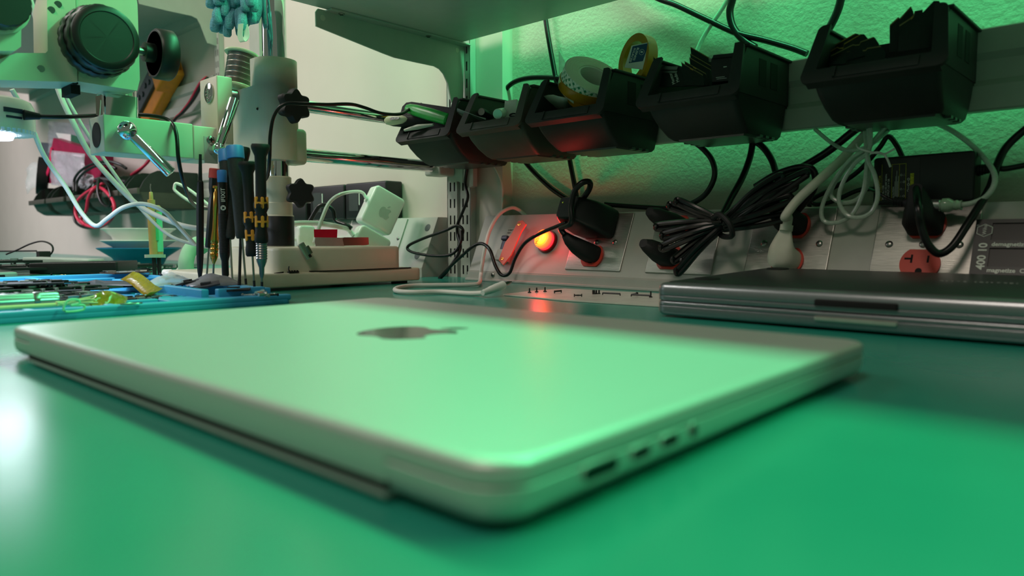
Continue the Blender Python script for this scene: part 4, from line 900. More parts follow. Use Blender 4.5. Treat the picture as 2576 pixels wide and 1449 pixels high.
for k in range(4):
    for j in range(2):
        x, y = .0248+.0024*j, .0070+.0066*k; r_ = .00085
        if (k+j) % 2: sy_.tube([AM @ V((x+r_*math.cos(a), y+r_*math.sin(a), .0004)) for a in [2*PI*q_/10 for q_ in range(10)]], .00014, 4, closed=True, res=1)
        else: sy_.tube([AM @ V(p) for p in ((x-r_, y-r_, .0004), (x+r_, y-r_, .0004), (x, y+r_, .0004))], .00014, 4, smooth=False, closed=True)
for k, y in enumerate((.0120, .0175, .0225)): sy_.tube([AM @ V((.0310+.0009*math.cos(a), y+.0009*math.sin(a), .0004)) for a in [2*PI*q_/10 for q_ in range(10)]], .00018, 4, closed=True, res=1)
sy_.box((.0309, .0131, 0), (.0311, .0164, .0004), AM).box((.0309, .0186, 0), (.0311, .0214, .0004), AM)
sy_.slab(.0020, .0090, .0002, 0, .0004, 0, 0, AM @ MX.Translation((.0340, .0085, 0)))
obj('label_symbols', sy_, WHITET, ad)
obj('warning_sticker', B().slab(.0030, .0125, .0003, 0, .0004, 0, 0, AM @ MX.Translation((.0340, .0215, 0))), YELT, ad)
tr = B()
for k in range(3): y = .0172+.0042*k; tr.tube([AM @ V(p) for p in ((.0350, y-.0012, .0005), (.0350, y+.0012, .0005), (.0330, y, .0005))], .00016, 4, smooth=False, closed=True)
obj('warning_symbols', tr, DARK, ad)
sr = AM @ V((wA, hA*.62, -.013)); rb_ = B()
for k in range(6): rb_.cyl(sr+V((.0022*k, 0, .0003*k)), sr+V((.0022*k+.0015, 0, .0003*k)), .0052-.0003*k, seg=14)
rb_.cyl(sr, sr+V((.016, 0, .001)), .0034); obj('strain_relief', rb_, BLKM, ad)
cable('power_cable', 'thin black cord leaving the right end of the adaptor block', [sr+V((.015, 0, .001)), *px([(2530, 424, .764), (2580, 415, .766), (2680, 395, .77), (2800, 370, .77)], 0)], .0026, BLKG)
cable('power_cable', 'thin black cord rising in a peak behind the adaptor block', px([(2270, 395), (2255, 365), (2234, 343), (2212, 372), (2160, 430), (2100, 470), (2045, 500), (2035, 520)], .789), .0026, BLKG)
cable('power_cable', 'thin black cord lying along the raceway top behind the clear cable loops', px([(2205, 475, .775), (2160, 478), (2110, 500), (2075, 512), (2045, 512), (2040, 495)], .772), .0024, BLKG)
dj = thing('barrel_plug', 'black barrel plug joined to a clear shiny jack below the adaptor', 'plug', wy(2330, 515, .735))
p0, p1 = wy(2248, 505, .738), wy(2330, 517, .735); M = aim(p0, p1); hL = (p1-p0).length
obj('black_grip', B().lathe([(.0030, 0)]+[(.0042-.0008*(k % 2), .001+.0012*k) for k in range(8)]+[(.0052, .012), (.0054, hL), (0, hL)], M, 18), BLKM, dj)
p2, p3 = wy(2330, 517, .735), wy(2412, 516, .735); M = aim(p2, p3); hL = (p3-p2).length
obj('clear_jack', B().lathe([(.0050, 0), (.0050, .012), (.0062, .013), (.0064, .018), (.0046, .021), (.0040, .022), (.0046, .024), (.0038, .026), (.0044, .028), (.0034, hL), (0, hL)], M, 20), mat('clear green grey plastic', (150, 176, 150), .15, coat=.4), dj)
obj('metal_sleeve', B().lathe([(.0051, .0005), (.0055, .001), (.0055, .011), (.0051, .0115)], M, 20), TIN, dj)
cable('power_cable', 'thin black lead running from under the clear loops to the barrel plug', [*px([(2175, 470, .765), (2205, 483, .742), (2230, 498, .739)], 0), p0], .0016, BLKG)
cable('clear_cable', 'clear cable sweeping right from under the last bin to the clear jack', [*px([(2335, 300, .788), (2400, 332, .772), (2455, 375, .766), (2496, 425, .75), (2502, 462, .742), (2480, 495, .738), (2445, 511, .736)], 0), p3], .0024, CLEARC, 10)
cl_ = thing('cable_bundle', 'clear cable coiled in loops and twist tied beside the adaptor', 'cable', wy(2180, 400, .735))
lp_ = B()
lp_.tube(px([(2185, 315), (2182, 370), (2140, 400), (2095, 460), (2068, 520), (2072, 555), (2105, 560), (2145, 538), (2172, 480), (2180, 420), (2183, 375)], .733), .0021, 8)
lp_.tube(px([(2190, 315), (2186, 378), (2150, 412), (2120, 460), (2110, 505), (2130, 540), (2165, 547), (2195, 530), (2208, 490), (2200, 440), (2184, 405), (2180, 372)], .729), .0021, 8)
lp_.tube(px([(2235, 312), (2205, 345), (2175, 385), (2125, 425), (2095, 470), (2092, 495), (2120, 510), (2155, 502), (2180, 470), (2186, 420), (2180, 380), (2176, 330)], .738), .0021, 8)
lp_.tube(px([(2050, 325, .770), (2090, 358, .765), (2130, 378, .75), (2175, 372, .738), (2215, 345, .75), (2250, 312, .770)], .738), .0021, 8)
obj('cable_loops', lp_, CLEARC, cl_)
tw = B(); tw.tube([wy(2155, 363, .730), wy(2160, 372, .724), wy(2185, 381, .723), wy(2205, 385, .726), wy(2222, 388, .728), (wy(2232, 400, .728)), wy(2240, 420, .728)], .0010, 6)
tw.tube([wy(2190, 386, .726), wy(2210, 383, .724), wy(2226, 387, .728), wy(2252, 373, .730)], .0010, 6); obj('twist_tie', tw, WHITEM, cl_)
# demagnetiser leaning on the raceway behind the dark laptop
q0 = sl(2456, 560, .006); q1 = sl(2444, 676, .006)
DM = FS @ MX.Translation((q1.x, 0, .0005)); hD = q0.y; wD = .052
dg_ = thing('demagnetizer', 'black tool demagnetizer block with white lettering behind the dark laptop', 'demagnetizer', DM @ V((0, .02, 0)))
z_ = .012
b = B().slab(wD, hD-.001, .0015, 0, z_-.001, .0005, .0, DM @ MX.Translation((wD/2, .001+(hD-.001)/2, 0)))
obj('body', b, BLK, dg_)
fb2 = B(); y0, y1, y2, y3 = hD-.0195, hD-.0035, hD-.0435, hD-.0265
for lo, hi in (((0, .001), (.0125, hD)), ((.0125, y1), (wD, hD)), ((.0125, y3), (wD, y0)), ((.0125, .001), (wD, y2))): fb2.box((*lo, z_-.001), (*hi, z_+.0004), DM)
obj('face_frame', fb2, mat('black satin face', (34, 38, 38), .4), dg_)
def dt(s_, x, y, size, rz=0, bold=.0): text('lettering', s_, size, DM @ MX.Translation((x, y, z_+.0005)) @ MX.Rotation(math.radians(rz), 4, 'Z'), WHITET, dg_, depth=.00005, bold=bold)
dt('demagnetize', .0135, hD-.0248, .0050, 0, .00012); dt('magnetize  C8', .0125, hD-.0484, .0050, 0, .00012); dt('400 10', .0105, hD-.0465, .0088, 90, .0002)
hx = [(.0067*math.cos(PI/2+k*PI/3)*.95, .0058*math.sin(PI/2+k*PI/3)) for k in range(6)]
F = DM @ MX.Translation((.0072, hD-.0105, z_+.0006))
obj('emblem', B().tube([F @ V((x, y, 0)) for x, y in hx], .00035, 6, smooth=False, closed=True), WHITET, dg_)
text('lettering', 'Wiha', .0042, F @ MX.Translation((.0014, -.0040, 0)) @ MX.Rotation(math.radians(90), 4, 'Z'), WHITET, dg_, depth=.00005)
text('lettering', '\u00ae', .0022, F @ MX.Translation((-.0062, .0040, 0)), WHITET, dg_, depth=.00005)
# cords crossing above the bins and beside the uprights
for lab, pts, r in (('black cord running diagonally down the stucco wall from the top edge to the fourth bin', [(1400, -190), (1530, -85), (1640, -12), (1700, 12), (1770, 45), (1850, 82), (1920, 100), (1990, 120), (2030, 135)], .0036),
                    ('black cord hanging from above and curling behind the fourth bin', [(1880, -200), (1858, -100), (1846, -15), (1836, 30), (1845, 70), (1872, 102), (1900, 120)], .0042),
                    ('black cord hanging from above beside the last bin', [(2150, -260), (2135, -110), (2118, -15), (2108, 25), (2092, 60), (2075, 88), (2060, 110)], .0042)):
    cable('power_cable', lab, px(pts, .789), r, BLKG, 10)
cable('clear_cable', 'clear twin cable slanting down the stucco wall to the drive cards', px([(1930, -190), (1878, -90), (1836, -12), (1815, 25), (1785, 68), (1762, 108), (1745, 150)], .789), .0026, CLEARC, 10)
cable('thin_cable', 'thin black cord coming down the uprights into a tangle of loops', px([(1176, 415, .755), (1170, 462, .755), (1177, 496, .752), (1163, 535, .75), (1150, 570, .748), (1155, 605, .745), (1165, 580, .742), (1150, 568, .74), (1120, 580, .735), (1060, 602, .728), (1026, 620, .72), (1036, 634, .72), (1085, 643, .722), (1135, 640, .728), (1158, 612, .735), (1160, 580, .74)], 0), .0023, BLKG)
cable('thin_cable', 'thin black cord dropping from the uprights, crossing the raceway under the breaker', px([(1152, 590, .742), (1158, 625, .736), (1140, 660, .728), (1118, 690, .722), (1105, 700, .718), (1125, 678, .717), (1160, 645, .716), (1190, 620, .715), (1212, 613, .716), (1232, 628, .712), (1246, 668, .708), (1262, 692, .707), (1282, 686, .708), (1296, 650, .712), (1320, 612, .714), (1358, 588, .710), (1400, 570, .704), (1425, 560, .700)], 0), .0024, BLKG)
cable('thin_cable', 'thin pale cord running down the edge of the wall board', px([(1220, 385), (1250, 430), (1263, 465), (1264, 500), (1263, 535)], .772), .0014, WHITEM)
wc = thing('banana_lead', 'white cable looping over the raceway to a banana plug on the mat', 'cable', (-.62, .58, .004))
pts = [*px([(1325, 545, .772), (1305, 528, .768), (1285, 523, .758), (1255, 540, .74), (1232, 580, .726), (1220, 625, .715), (1213, 665, .712), (1209, 695, .708)], 0), wz(1205, 712, .004), wz(1180, 716, .003), wz(1100, 717, .003), wz(1030, 719, .003), wz(998, 725, .003), wz(998, 732, .003), wz(1040, 735, .003), wz(1110, 734, .003), wz(1180, 738, .003), wz(1216, 737, .0045)]
obj('white_cable', B().tube(pts, .0026, 10), WHITEM, wc)
p0, p1 = wd(1214, 737, .757), wd(1266, 717, .782); M = aim(p0, p1); hL = (p1-p0).length
obj('plug_sleeve', B().lathe([(.0028, 0), (.0034, .003), (.0030, .005), (.0036, .007), (.0032, .009), (.0040, .011), (.0044, hL*.6), (.0046, hL), (.002, hL)], M, 18), WHITEP, wc)
obj('plug_pin', B().lathe([(.0012, hL), (.0020, hL+.003), (.0022, hL+.008), (.0012, hL+.013), (.0010, hL+.014)], M, 10), STEEL, wc)
# small brackets on the uprights under the boom rods
for lab, pl, x in (('small grey hook plate on the right upright under the first bin', [(1166, 420), (1190, 420), (1190, 468), (1180, 472), (1166, 462)], .758), ('brownish bracket plate on the left upright under the first bin', [(1134, 424), (1164, 422), (1164, 460), (1150, 456), (1134, 444)], .760)):
    P = [wy(a, c, x) for a, c in pl]
    tag(obj('hook_plate', B().loft([[tuple(p) for p in P], [(p.x, .7665, p.z) for p in P]]), GREYP), lab, 'bracket')
# metal plate with tiny screws in front of the raceway
mpz = .0016
P = [wz(a, c, mpz) for a, c in ((1266, 740), (1420, 754), (1665, 769), (1700, 742), (1640, 737), (1500, 730), (1422, 725.5), (1340, 731))]
P = [V((p.x, min(p.y, .712), p.z)) for p in P]
tag(obj('screw_plate', B().loft([[(p.x, p.y, .0004) for p in P], [(p.x, p.y, mpz) for p in P]]), mat('satin white plate', (214, 212, 200), .25, .1)), 'thin pale plate strewn with tiny screws in front of the raceway', 'plate')
def tiny(name, lab, b, m=BLK, grp='tiny screws on the pale plate'): return tag(obj(name, b, m), lab, 'screw', grp)
for k, (a, c) in enumerate(((1332, 736.5), (1350, 735), (1371, 734))):
    p = wz(a, c, mpz)
    tiny('screw', ('black screw standing on its head nearest the plate tip', 'black screw standing in the middle of three on the plate', 'black screw standing third from the plate tip')[k], B().cyl(p, p+V((0, 0, .0011)), .0020, seg=12).cyl(p+V((0, 0, .001)), p+V((0, 0, .0052)), .0008, seg=8))
p = wz(1454, 747, mpz); d = V((.7, .7, 0))
tiny('screw', 'two-headed black spring screw lying nearest the plate front', B().lathe([(.0016, -.0042), (.0016, -.0034), (.0006, -.003), (.0009, 0), (.0006, .003), (.0016, .0034), (.0016, .0042)], aim(p+V((0, 0, .0017)), p+V((0, 0, .0017))+d), 10))
p = wz(1490, 740, mpz); tiny('screw', 'black disc-headed screw at the middle back of the plate', B().cyl(p+V((0, 0, .0022)), p+V((.002, .002, .0022)), .0022, seg=14))
for k, a in enumerate((1500, 1507)): p = wz(a, 739.5, mpz); tiny('screw', ('black screw standing just right of the disc-headed one', 'second black screw standing right of the disc-headed one')[k], B().cyl(p, p+V((0, 0, .001)), .0016, seg=10).cyl(p, p+V((0, 0, .0042)), .0009, seg=8))
for k, (a, c, a2, c2, lab) in enumerate(((1395, 733, 1412, 731.5, 'flat black strip near the back corner of the plate'), (1516, 737, 1560, 739, 'black bar on clear feet at the back of the plate'), (1588, 741, 1637, 743.5, 'long black bar beside the dark laptop corner'))):
    p, p2 = wz(a, c, mpz+.002), wz(a2, c2, mpz+.002); b = B().tube([p, p2], .0010, 6, smooth=False)
    b.cyl((p.x, p.y, mpz), (p.x, p.y, mpz+.002), .0006).cyl((p2.x, p2.y, mpz), (p2.x, p2.y, mpz+.002), .0006)
    tag(obj('black_bar', b, BLK), lab, 'part', 'small bars on the pale plate')
p = wz(1600, 743, mpz); tiny('screw', 'pointed black screw lying before the long bar', B().lathe([(.0002, 0), (.0009, .006), (.0018, .0062), (.0018, .0075)], aim(p+V((-.006, 0, .0012)), p+V((.002, .0005, .0018))), 10))
p = wz(1637, 748, mpz); tiny('screw', 'black screw standing on its head against the dark laptop', B().cyl(p, p+V((0, 0, .001)), .0017, seg=12).cyl(p, p+V((0, 0, .0062)), .0008, seg=8))
# ================================================================ what lies in the right-hand bins
def flatcard(name, label, pix, P0, n, th, m, cat, group=None, parts=()):
    """a thin rigid card: outline in pixels unprojected on the plane through P0 with normal n"""
    n = V(n).normalized(); P = [wp(a, c, P0, n) for a, c in pix]
    o = obj(name, B().loft([[tuple(p) for p in P], [tuple(p-n*th) for p in P]]), m)
    tag(o, label, cat, group)
    for pn, pp, pm, h in parts:
        Q = [wp(a, c, P0, n) for a, c in pp]
        obj(pn, B().loft([[tuple(q+n*.00005) for q in Q], [tuple(q+n*h) for q in Q]]), pm, o)
    return o
CARD = mat('black drive card', (20, 26, 24), .3, var=.2, vs=300)
# first bin
ps = thing('tool_pouch', 'black pouch with a green translucent handle in the first bin', 'pouch', wy(1070, 290, .69))
P = [(1000, 312), (1012, 268), (1022, 258), (1036, 256), (1130, 270), (1150, 300), (1148, 330), (1040, 330)]
Q = [wy(a, c, .660) for a, c in P]
obj('sleeve', B().loft([[tuple(q+V((0, .0, 0))) for q in Q], [tuple(q+V((.004, .055, 0))) for q in Q]]), BLKM, ps)
p0, p1 = wy(1026, 272, .648), wy(1124, 300, .652)
M = aim(p0, p1, (0, -1, .3)); hL = (p1-p0).length
obj('green_handle', B().lathe([(.0008, -.005), (.0042, -.0035), (.0066, .002), (.0080, .016), (.0088, hL*.6), (.0080, hL), (.005, hL+.002)], M, 20, 1, .62), GREENP, ps)
kn = thing('utility_knife', 'black and cream knife handle poking over the rim of the first bin', 'knife', wy(1040, 310, .655))
p0, p1 = wy(966, 304, .634), wy(1125, 306, .672); M = aim(p0, p1, (0, -.6, 1)); hL = (p1-p0).length
obj('handle', B().lathe([(.001, -.001), (.0050, .003), (.0078, .014), (.0092, .034), (.0095, hL*.7), (.0085, hL)], M, 20, .62, 1.), BLKM, kn)
pc, pe = wy(978, 304, .630), wy(1020, 299, .636); M2 = aim(pc, pe, (0, -.6, 1)); h2 = (pe-pc).length
obj('cream_cap', B().lathe([(.0004, -.008), (.0030, -.0065), (.0058, -.001), (.0066, .006), (.0058, h2*.75), (.0034, h2), (.0004, h2+.003)], M2, 20, .75, 1.06), mat('cream cap plastic', (226, 226, 190), .35), kn)
pa, pb = wy(1018, 322, .632), wy(1090, 314, .645)
obj('pale_stripe', B().tube([pa+V((0, 0, -.003)), (pa+pb)/2+V((0, -.002, -.001)), pb], lambda t: .0045*(1-.5*abs(2*t-1)), 8, flat=.8), MATS['dull white rubber'], kn)
lbm = frame(wy(982, 299, .6255), wy(1012, 296.5, .631)-wy(982, 299, .6255), (0, .35, .6))
obj('label_patch', B().slab(.0165, .0048, .0022, 0, .0004, 0, 0, lbm @ MX.Translation((.0075, .0, 0))), BLK, kn)
text('lettering', 'BIVIO', .0042, lbm @ MX.Translation((.0150, .0014, .0006)) @ MX.Rotation(PI, 4, 'Z'), WHITET, kn)
obj('yellow_tab', B().loft([[tuple(wy(a, c, .640)) for a, c in ((967, 291), (1000, 292), (985, 297))], [tuple(wy(a, c, .645)) for a, c in ((967, 291), (1000, 292), (985, 297))]]), YELT, kn)
# second bin
for lab, c, d, r, m in (('dark steel cylinder pointing outward in the charcoal bin', (1211, 281), (1240, 296), .0052, BLK), ('bright silver cylinder beside the white block in the charcoal bin', (1252, 287), (1276, 282), .0066, WHITEP)):
    p0 = wy(c[0], c[1], .668); p1 = wy(d[0], d[1], .705)
    t = thing('metal_cylinder', lab, 'cylinder', p0, 'cylinders in the charcoal bin')
    obj('body', B().cyl(p0, p1, r, seg=24, bev=.0006), m, t); obj('end_face', B().cyl(p0-(p1-p0).normalized()*.0004, p0+(p1-p0).normalized()*.001, r*.9, seg=24), TIN if m is not BLK else STEEL, t)
P0 = wy(1285, 275, .69); M = frame(P0, (1, .3, .05), (0, .25, 1))
tag(obj('white_block', B().box((-.010, -.017, -.016), (.008, .013, 0), M, .0008), WHITEM), 'small white block standing at the right end of the charcoal bin', 'block')
tag(obj('black_clip', B().tube([wy(1283, 289, .662), wy(1290, 286, .662), wy(1300, 287, .662), wy(1302, 291, .662), wy(1292, 292, .662), wy(1284, 292, .662)], .0011, 6, closed=True), BLKM), 'small black clip below the white block in the charcoal bin', 'clip')
g = [[wy(1150+9*j, 272+9*i+3.6*j*(1 if i == 0 else .55), .645+.012*i) for j in range(9)] for i in range(4)]
o = scrap('plastic_strip', 'clear plastic strip slanting across the charcoal bin', g, CLEAR, .0003); o['category'] = 'strip'
# third bin: rolls of tape
tape_g = mat('foam tape side', (224, 226, 208), .7, var=.03)
chk = bpy.data.materials.new('green check liner'); chk.use_nodes = True; nt = chk.node_tree; pb_ = nt.nodes['Principled BSDF']
uv = nt.nodes.new('ShaderNodeTexCoord'); sep = nt.nodes.new('ShaderNodeSeparateXYZ'); nt.links.new(uv.outputs['Object'], sep.inputs[0])
def mth(op, a, b_=None, c=None):
    n = nt.nodes.new('ShaderNodeMath'); n.operation = op
    for i, v in enumerate((a, b_, c)):
        if v is None: continue
        if isinstance(v, (int, float)): n.inputs[i].default_value = v
        else: nt.links.new(v, n.inputs[i])
    return n.outputs[0]
ang = mth('MULTIPLY', mth('ARCTAN2', sep.outputs[1], sep.outputs[0]), .038); s1 = mth('ADD', ang, sep.outputs[2]); s2 = mth('SUBTRACT', ang, sep.outputs[2])
f1 = mth('LESS_THAN', mth('FRACT', mth('MULTIPLY', s1, 120)), .50); f2 = mth('LESS_THAN', mth('FRACT', mth('MULTIPLY', s2, 120)), .50)
g1_ = mth('LESS_THAN', mth('FRACT', mth('MULTIPLY', s1, 60)), .12); g2_ = mth('LESS_THAN', mth('FRACT', mth('MULTIPLY', s2, 60)), .12)
fac = mth('MAXIMUM', mth('MULTIPLY', f1, f2), mth('MULTIPLY', mth('MAXIMUM', g1_, g2_), .5)); mx = nt.nodes.new('ShaderNodeMix'); mx.data_type = 'RGBA'
nt.links.new(fac, mx.inputs[0]); mx.inputs[6].default_value = (*lin((226, 232, 216)), 1); mx.inputs[7].default_value = (*lin((44, 136, 88)), 1); nt.links.new(mx.outputs[2], pb_.inputs['Base Color']); pb_.inputs['Roughness'].default_value = .45
ax = (EYE-V((-.53, .70, .25))).normalized()*.62+V((0, 0, .74))+rgt*.34; ax.normalize()
rc_ = wy(1497, 190, .700)
tp = thing('tape_roll', 'thick white foam tape roll with a green check liner', 'tape', rc_)
M = aim(rc_-ax*.0240, rc_)
lo = bpy.data.meshes.new('liner'); bm_ = B().loft([[(r*math.cos(2*PI*k/64), r*math.sin(2*PI*k/64), z) for k in range(64)] for r, z in ((.0375, 0), (.0378, .0238))], None, cap=False).bm
for f in bm_.faces: f.smooth = True
bm_.to_mesh(lo); lo.materials.append(chk); ln_ = bpy.data.objects.new('liner', lo); C.objects.link(ln_); ln_.matrix_basis = M; ln_.parent = tp; ln_.matrix_parent_inverse = world(tp).inverted()
rings = [(.0376, 0)]; r = .0376
rings.append((.0376, .0239))
while r > .0215: rings += [(r-.0003, .0241), (r-.0018, .0244), (r-.0024, .0239)]; r -= .0027
rings += [(.0205, .0239), (.0205, 0)]
obj('foam_winding', B().loft([[(a*math.cos(2*PI*k/56), a*math.sin(2*PI*k/56), z) for k in range(56)] for a, z in rings], M, cap=False, closed=True), tape_g, tp, 30)
obj('inner_core', B().loft([[(a*math.cos(2*PI*k/48), a*math.sin(2*PI*k/48), z) for k in range(48)] for a, z in ((.0203, -.0005), (.0203, .0228), (.0180, .0228), (.0180, -.0005))], M, cap=False, closed=True), WHITEM, tp, 30)
def roll(name, label, c, a_, ro, ri, wd_, m, par=None):
    M = aim(V(c)-V(a_).normalized()*wd_/2, V(c)+V(a_).normalized()*wd_/2)
    o = obj(name, B().loft([[(a*math.cos(2*PI*k/48), a*math.sin(2*PI*k/48), z) for k in range(48)] for a, z in ((ro, 0), (ro, wd_), (ri, wd_), (ri, 0))], M, cap=False, closed=True), m, par, 30)
    return o
am_ = mat('honey tape', (196, 138, 30), .25, var=.08, trans=.15)
a2 = (ax+V((-.12, -.1, .12))).normalized(); o = roll('tape_roll', '', wy(1484, 216, .702), a2, .0375, .032, .011, am_); tag(o, 'honey coloured tape roll right under the foam tape roll', 'tape')
o = roll('tape_roll', '', wy(1490, 233, .706), (ax+V((.1, -.2, .1))), .036, .029, .009, am_); tag(o, 'second honey coloured tape roll lowest in the third bin', 'tape')
bsr = thing('tape_roll', 'honey coloured tape roll in a carton with a blue label leaning against the wall', 'tape', wy(1605, 150, .735))
cc = wy(1604, 152, .738); a3 = V((-.35, -.95, .1))
roll('tape_winding', '', cc, a3, .0300, .021, .013, am_, bsr)
n3 = V((.18, -.98, .05)).normalized(); P0 = wy(1605, 140, .722)
def quad(nm, pix, m, h): 
    Q = [wp(a, c, P0, n3) for a, c in pix]; return obj(nm, B().loft([[tuple(q-n3*.0006) for q in Q], [tuple(q+n3*h) for q in Q]]), m, bsr)
quad('carton', ((1589, 115), (1635, 106), (1616, 175), (1571, 170)), WHITEM, .0003)
quad('blue_label', ((1592, 117), (1633, 108.5), (1617.5, 154), (1582, 159)), mat('petrol blue print', (18, 72, 106), .4), .0006)
LM = frame(wp(1604.2, 119.5, P0, n3)+n3*.0007, wp(1596, 147, P0, n3)-wp(1606.0, 119.0, P0, n3), wp(1620, 126, P0, n3)-wp(1603, 129, P0, n3))
text('lettering', 'BUSINESS', .0036, LM @ MX.Translation((0, 0, 0)), WHITET, bsr, depth=.00005, bold=.00006)
text('lettering', 'SOURCE\u00ae', .0036, LM @ MX.Translation((.0014, -.0038, 0)), WHITET, bsr, depth=.00005, bold=.00006)
ce = wp(1615, 131.5, P0, n3)+n3*.0007; EF = LM.copy(); EF.translation = ce
obj('emblem', B().tube([EF @ V((.0031*math.cos(a), .0031*math.sin(a), 0)) for a in [2*PI*k/20 for k in range(20)]], .0002, 4, closed=True, res=1), WHITET, bsr)
text('lettering', 'B', .0040, EF @ MX.Translation((-.0013, -.0014, 0)), WHITET, bsr, depth=.00005, bold=.0001)
g = [[wy(1406+5*j, 128+i*26+(9*j if i == 0 else 4*j), .690+.004*i) for j in range(6)] for i in range(5)]
o = scrap('plastic_bag', 'clear bag corner standing behind the foam tape in the third bin', g, CLEAR, .0003); o['category'] = 'bag'
g = [[wy(1356+12*j, 244+i*11+(3 if j > 3 else 0)-(6*math.sin(PI*j/6) if i == 0 else 0), .662+.010*i) for j in range(7)] for i in range(4)]
o = scrap('plastic_bag', 'pale folded bag at the left end of the third bin', g, mat('milky film', (196, 196, 180), .3, alpha=.85), .0004); o['category'] = 'bag'
# fourth bin: drive cards
nf = V((.22, -.93, .28))
P0 = wy(1680, 185, .675)
o = flatcard('drive_card', 'black drive card with gold edge and white lettering, leftmost in the fourth bin', [(1643, 142), (1665, 165), (1690, 168), (1712, 168), (1735, 216), (1655, 218), (1636, 205), (1641, 178)], P0, nf, .0012, CARD, 'circuit board', 'drive cards in the fourth bin',
    (('gold_edge', [(1643, 142), (1644.5, 143.5), (1643, 172), (1644.6, 176), (1641.5, 180), (1637.5, 205), (1636, 205), (1641, 177)], COPPER, .0004), ('connector', [(1655, 169.5), (1707, 169.5), (1704.5, 178), (1654, 177.5)], STEEL, .0022), ('connector', [(1654, 179), (1705, 179.5), (1703, 185), (1653.5, 184)], STEEL, .0012)))
n_ = nf.normalized()
LM = frame(wp(1698, 211, P0, n_)+n_*.0003, wp(1690, 189, P0, n_)-wp(1698, 211, P0, n_), wp(1680, 200, P0, n_)-wp(1700, 200, P0, n_))
text('lettering', 'Mentor', .0046, LM @ MX.Translation((0, -.0006, 0)), WHITET, o, depth=.00005); text('lettering', 'Media', .0046, LM @ MX.Translation((0, -.0052, 0)), WHITET, o, depth=.00005)
text('lettering', '8GB', .0032, LM @ MX.Translation((.0062, .0150, 0)), WHITET, o, depth=.00005)
for k, lab in enumerate(('drive card tilted at the front of the fanned stack, gold notch showing', 'second tilted drive card of the fan, gold notch showing', 'third tilted drive card of the fan', 'fourth tilted drive card of the fan', 'uppermost brown edged drive card of the fan, before the clear cable')):
    dx, dy, yy = (0, 8, 20, 22, 23)[k], (0, -3, -13, -22, -39)[k], .672+.012*k
    pix = [(1714+dx, 157+dy), (1737+dx, 170+dy), (1741+dx, 175+dy), (1746+dx, 175+dy), (1768+dx, 188+dy), (1771+dx, 215), (1722+dx, 215)]
    P0 = wy(1740, 175, yy)
    flatcard('drive_card', lab, pix, P0, (.30, -.90, .32), .0011, CARD, 'circuit board', 'drive cards in the fourth bin',
             (('edge_contacts', [(1714+dx, 157+dy), (1768+dx, 188+dy), (1768+dx, 190.5+dy), (1714+dx, 159.5+dy)], mat('dull contact edge', (150, 132, 92), .35, .7) if 'dull contact edge' not in MATS else MATS['dull contact edge'], .0005), ) + ((('gold_notch', [(1736+dx, 171+dy), (1744+dx, 175.5+dy), (1743+dx, 178+dy), (1736+dx, 174+dy)], COPPER, .0009),) if k < 2 else ()))
P0 = wy(1820, 165, .672)
o = flatcard('adapter_shell', 'black plastic shell with a slot at the right end of the fourth bin', [(1796, 139), (1852, 132), (1842, 202), (1792, 206), (1788, 160), (1790, 148)], P0, (.1, -.98, .2), .012, BLK, 'shell', None,
    (('lip', [(1796, 140), (1850, 134), (1849, 143), (1793, 149)], BLKM, .0015), ('slot_pin', [(1820, 168), (1829, 167), (1829, 169), (1821, 170.5)], TIN, .0006), ('print', [(1801, 195), (1823, 192.5), (1823, 193.4), (1801, 196)], WHITET, .0003), ('print', [(1803, 199), (1828, 196), (1828, 196.8), (1803, 199.8)], WHITET, .0003)))
g = [[wy(1783+10*j, 128+9*i+(12-4*j if i == 0 and j < 3 else 0)+2*j, .700+.004*i) for j in range(6)] for i in range(4)]
o = scrap('plastic_strip', 'clear plastic edge rising behind the black shell in the fourth bin', g, CLEAR, .0003)
o['category'] = 'strip'
# fifth bin: memory modules
for k, (pix, yy, lab) in enumerate((
    ([(2044, 146), (2088, 118), (2091, 122), (2098, 120), (2100, 113), (2152, 84), (2160, 86), (2168, 99), (2150, 160), (2041, 165)], .690, 'topmost brown edged memory module of the left fan in the last bin'),
    ([(2066, 143), (2106, 118), (2112, 121), (2122, 120), (2124, 110), (2165, 86), (2174, 86), (2184, 98), (2180, 160), (2056, 165)], .682, 'second memory module of the left fan in the last bin'),
    ([(2090, 140), (2146, 112), (2152, 113), (2162, 112), (2165, 105), (2198, 93), (2202, 96), (2212, 112), (2210, 160), (2084, 164)], .674, 'third memory module of the left fan in the last bin'),
    ([(2131, 131), (2165, 124), (2170, 127), (2178, 126), (2182, 121), (2216, 116), (2229, 132), (2224, 156), (2086, 163)], .666, 'lowest memory module of the left fan in the last bin'))):
    P0 = wy(2140, 130, yy); e = pix[:5] if k == 0 else pix[:5]
    edge = pix[:6]+[(a, c+2.6) for a, c in reversed(pix[:6])]
    flatcard('memory_module', lab, pix, P0, (.05, -.90, .42), .0011, CARD, 'circuit board', 'memory modules in the last bin', (('edge_contacts', edge, COPPER if k < 2 else MATS['dull contact edge'], .0004), ('chip', [(2110+6*k, 140-2*k), (2150+6*k, 125-1*k), (2158+6*k, 142), (2112+6*k, 154)], CHIP, .0010)))
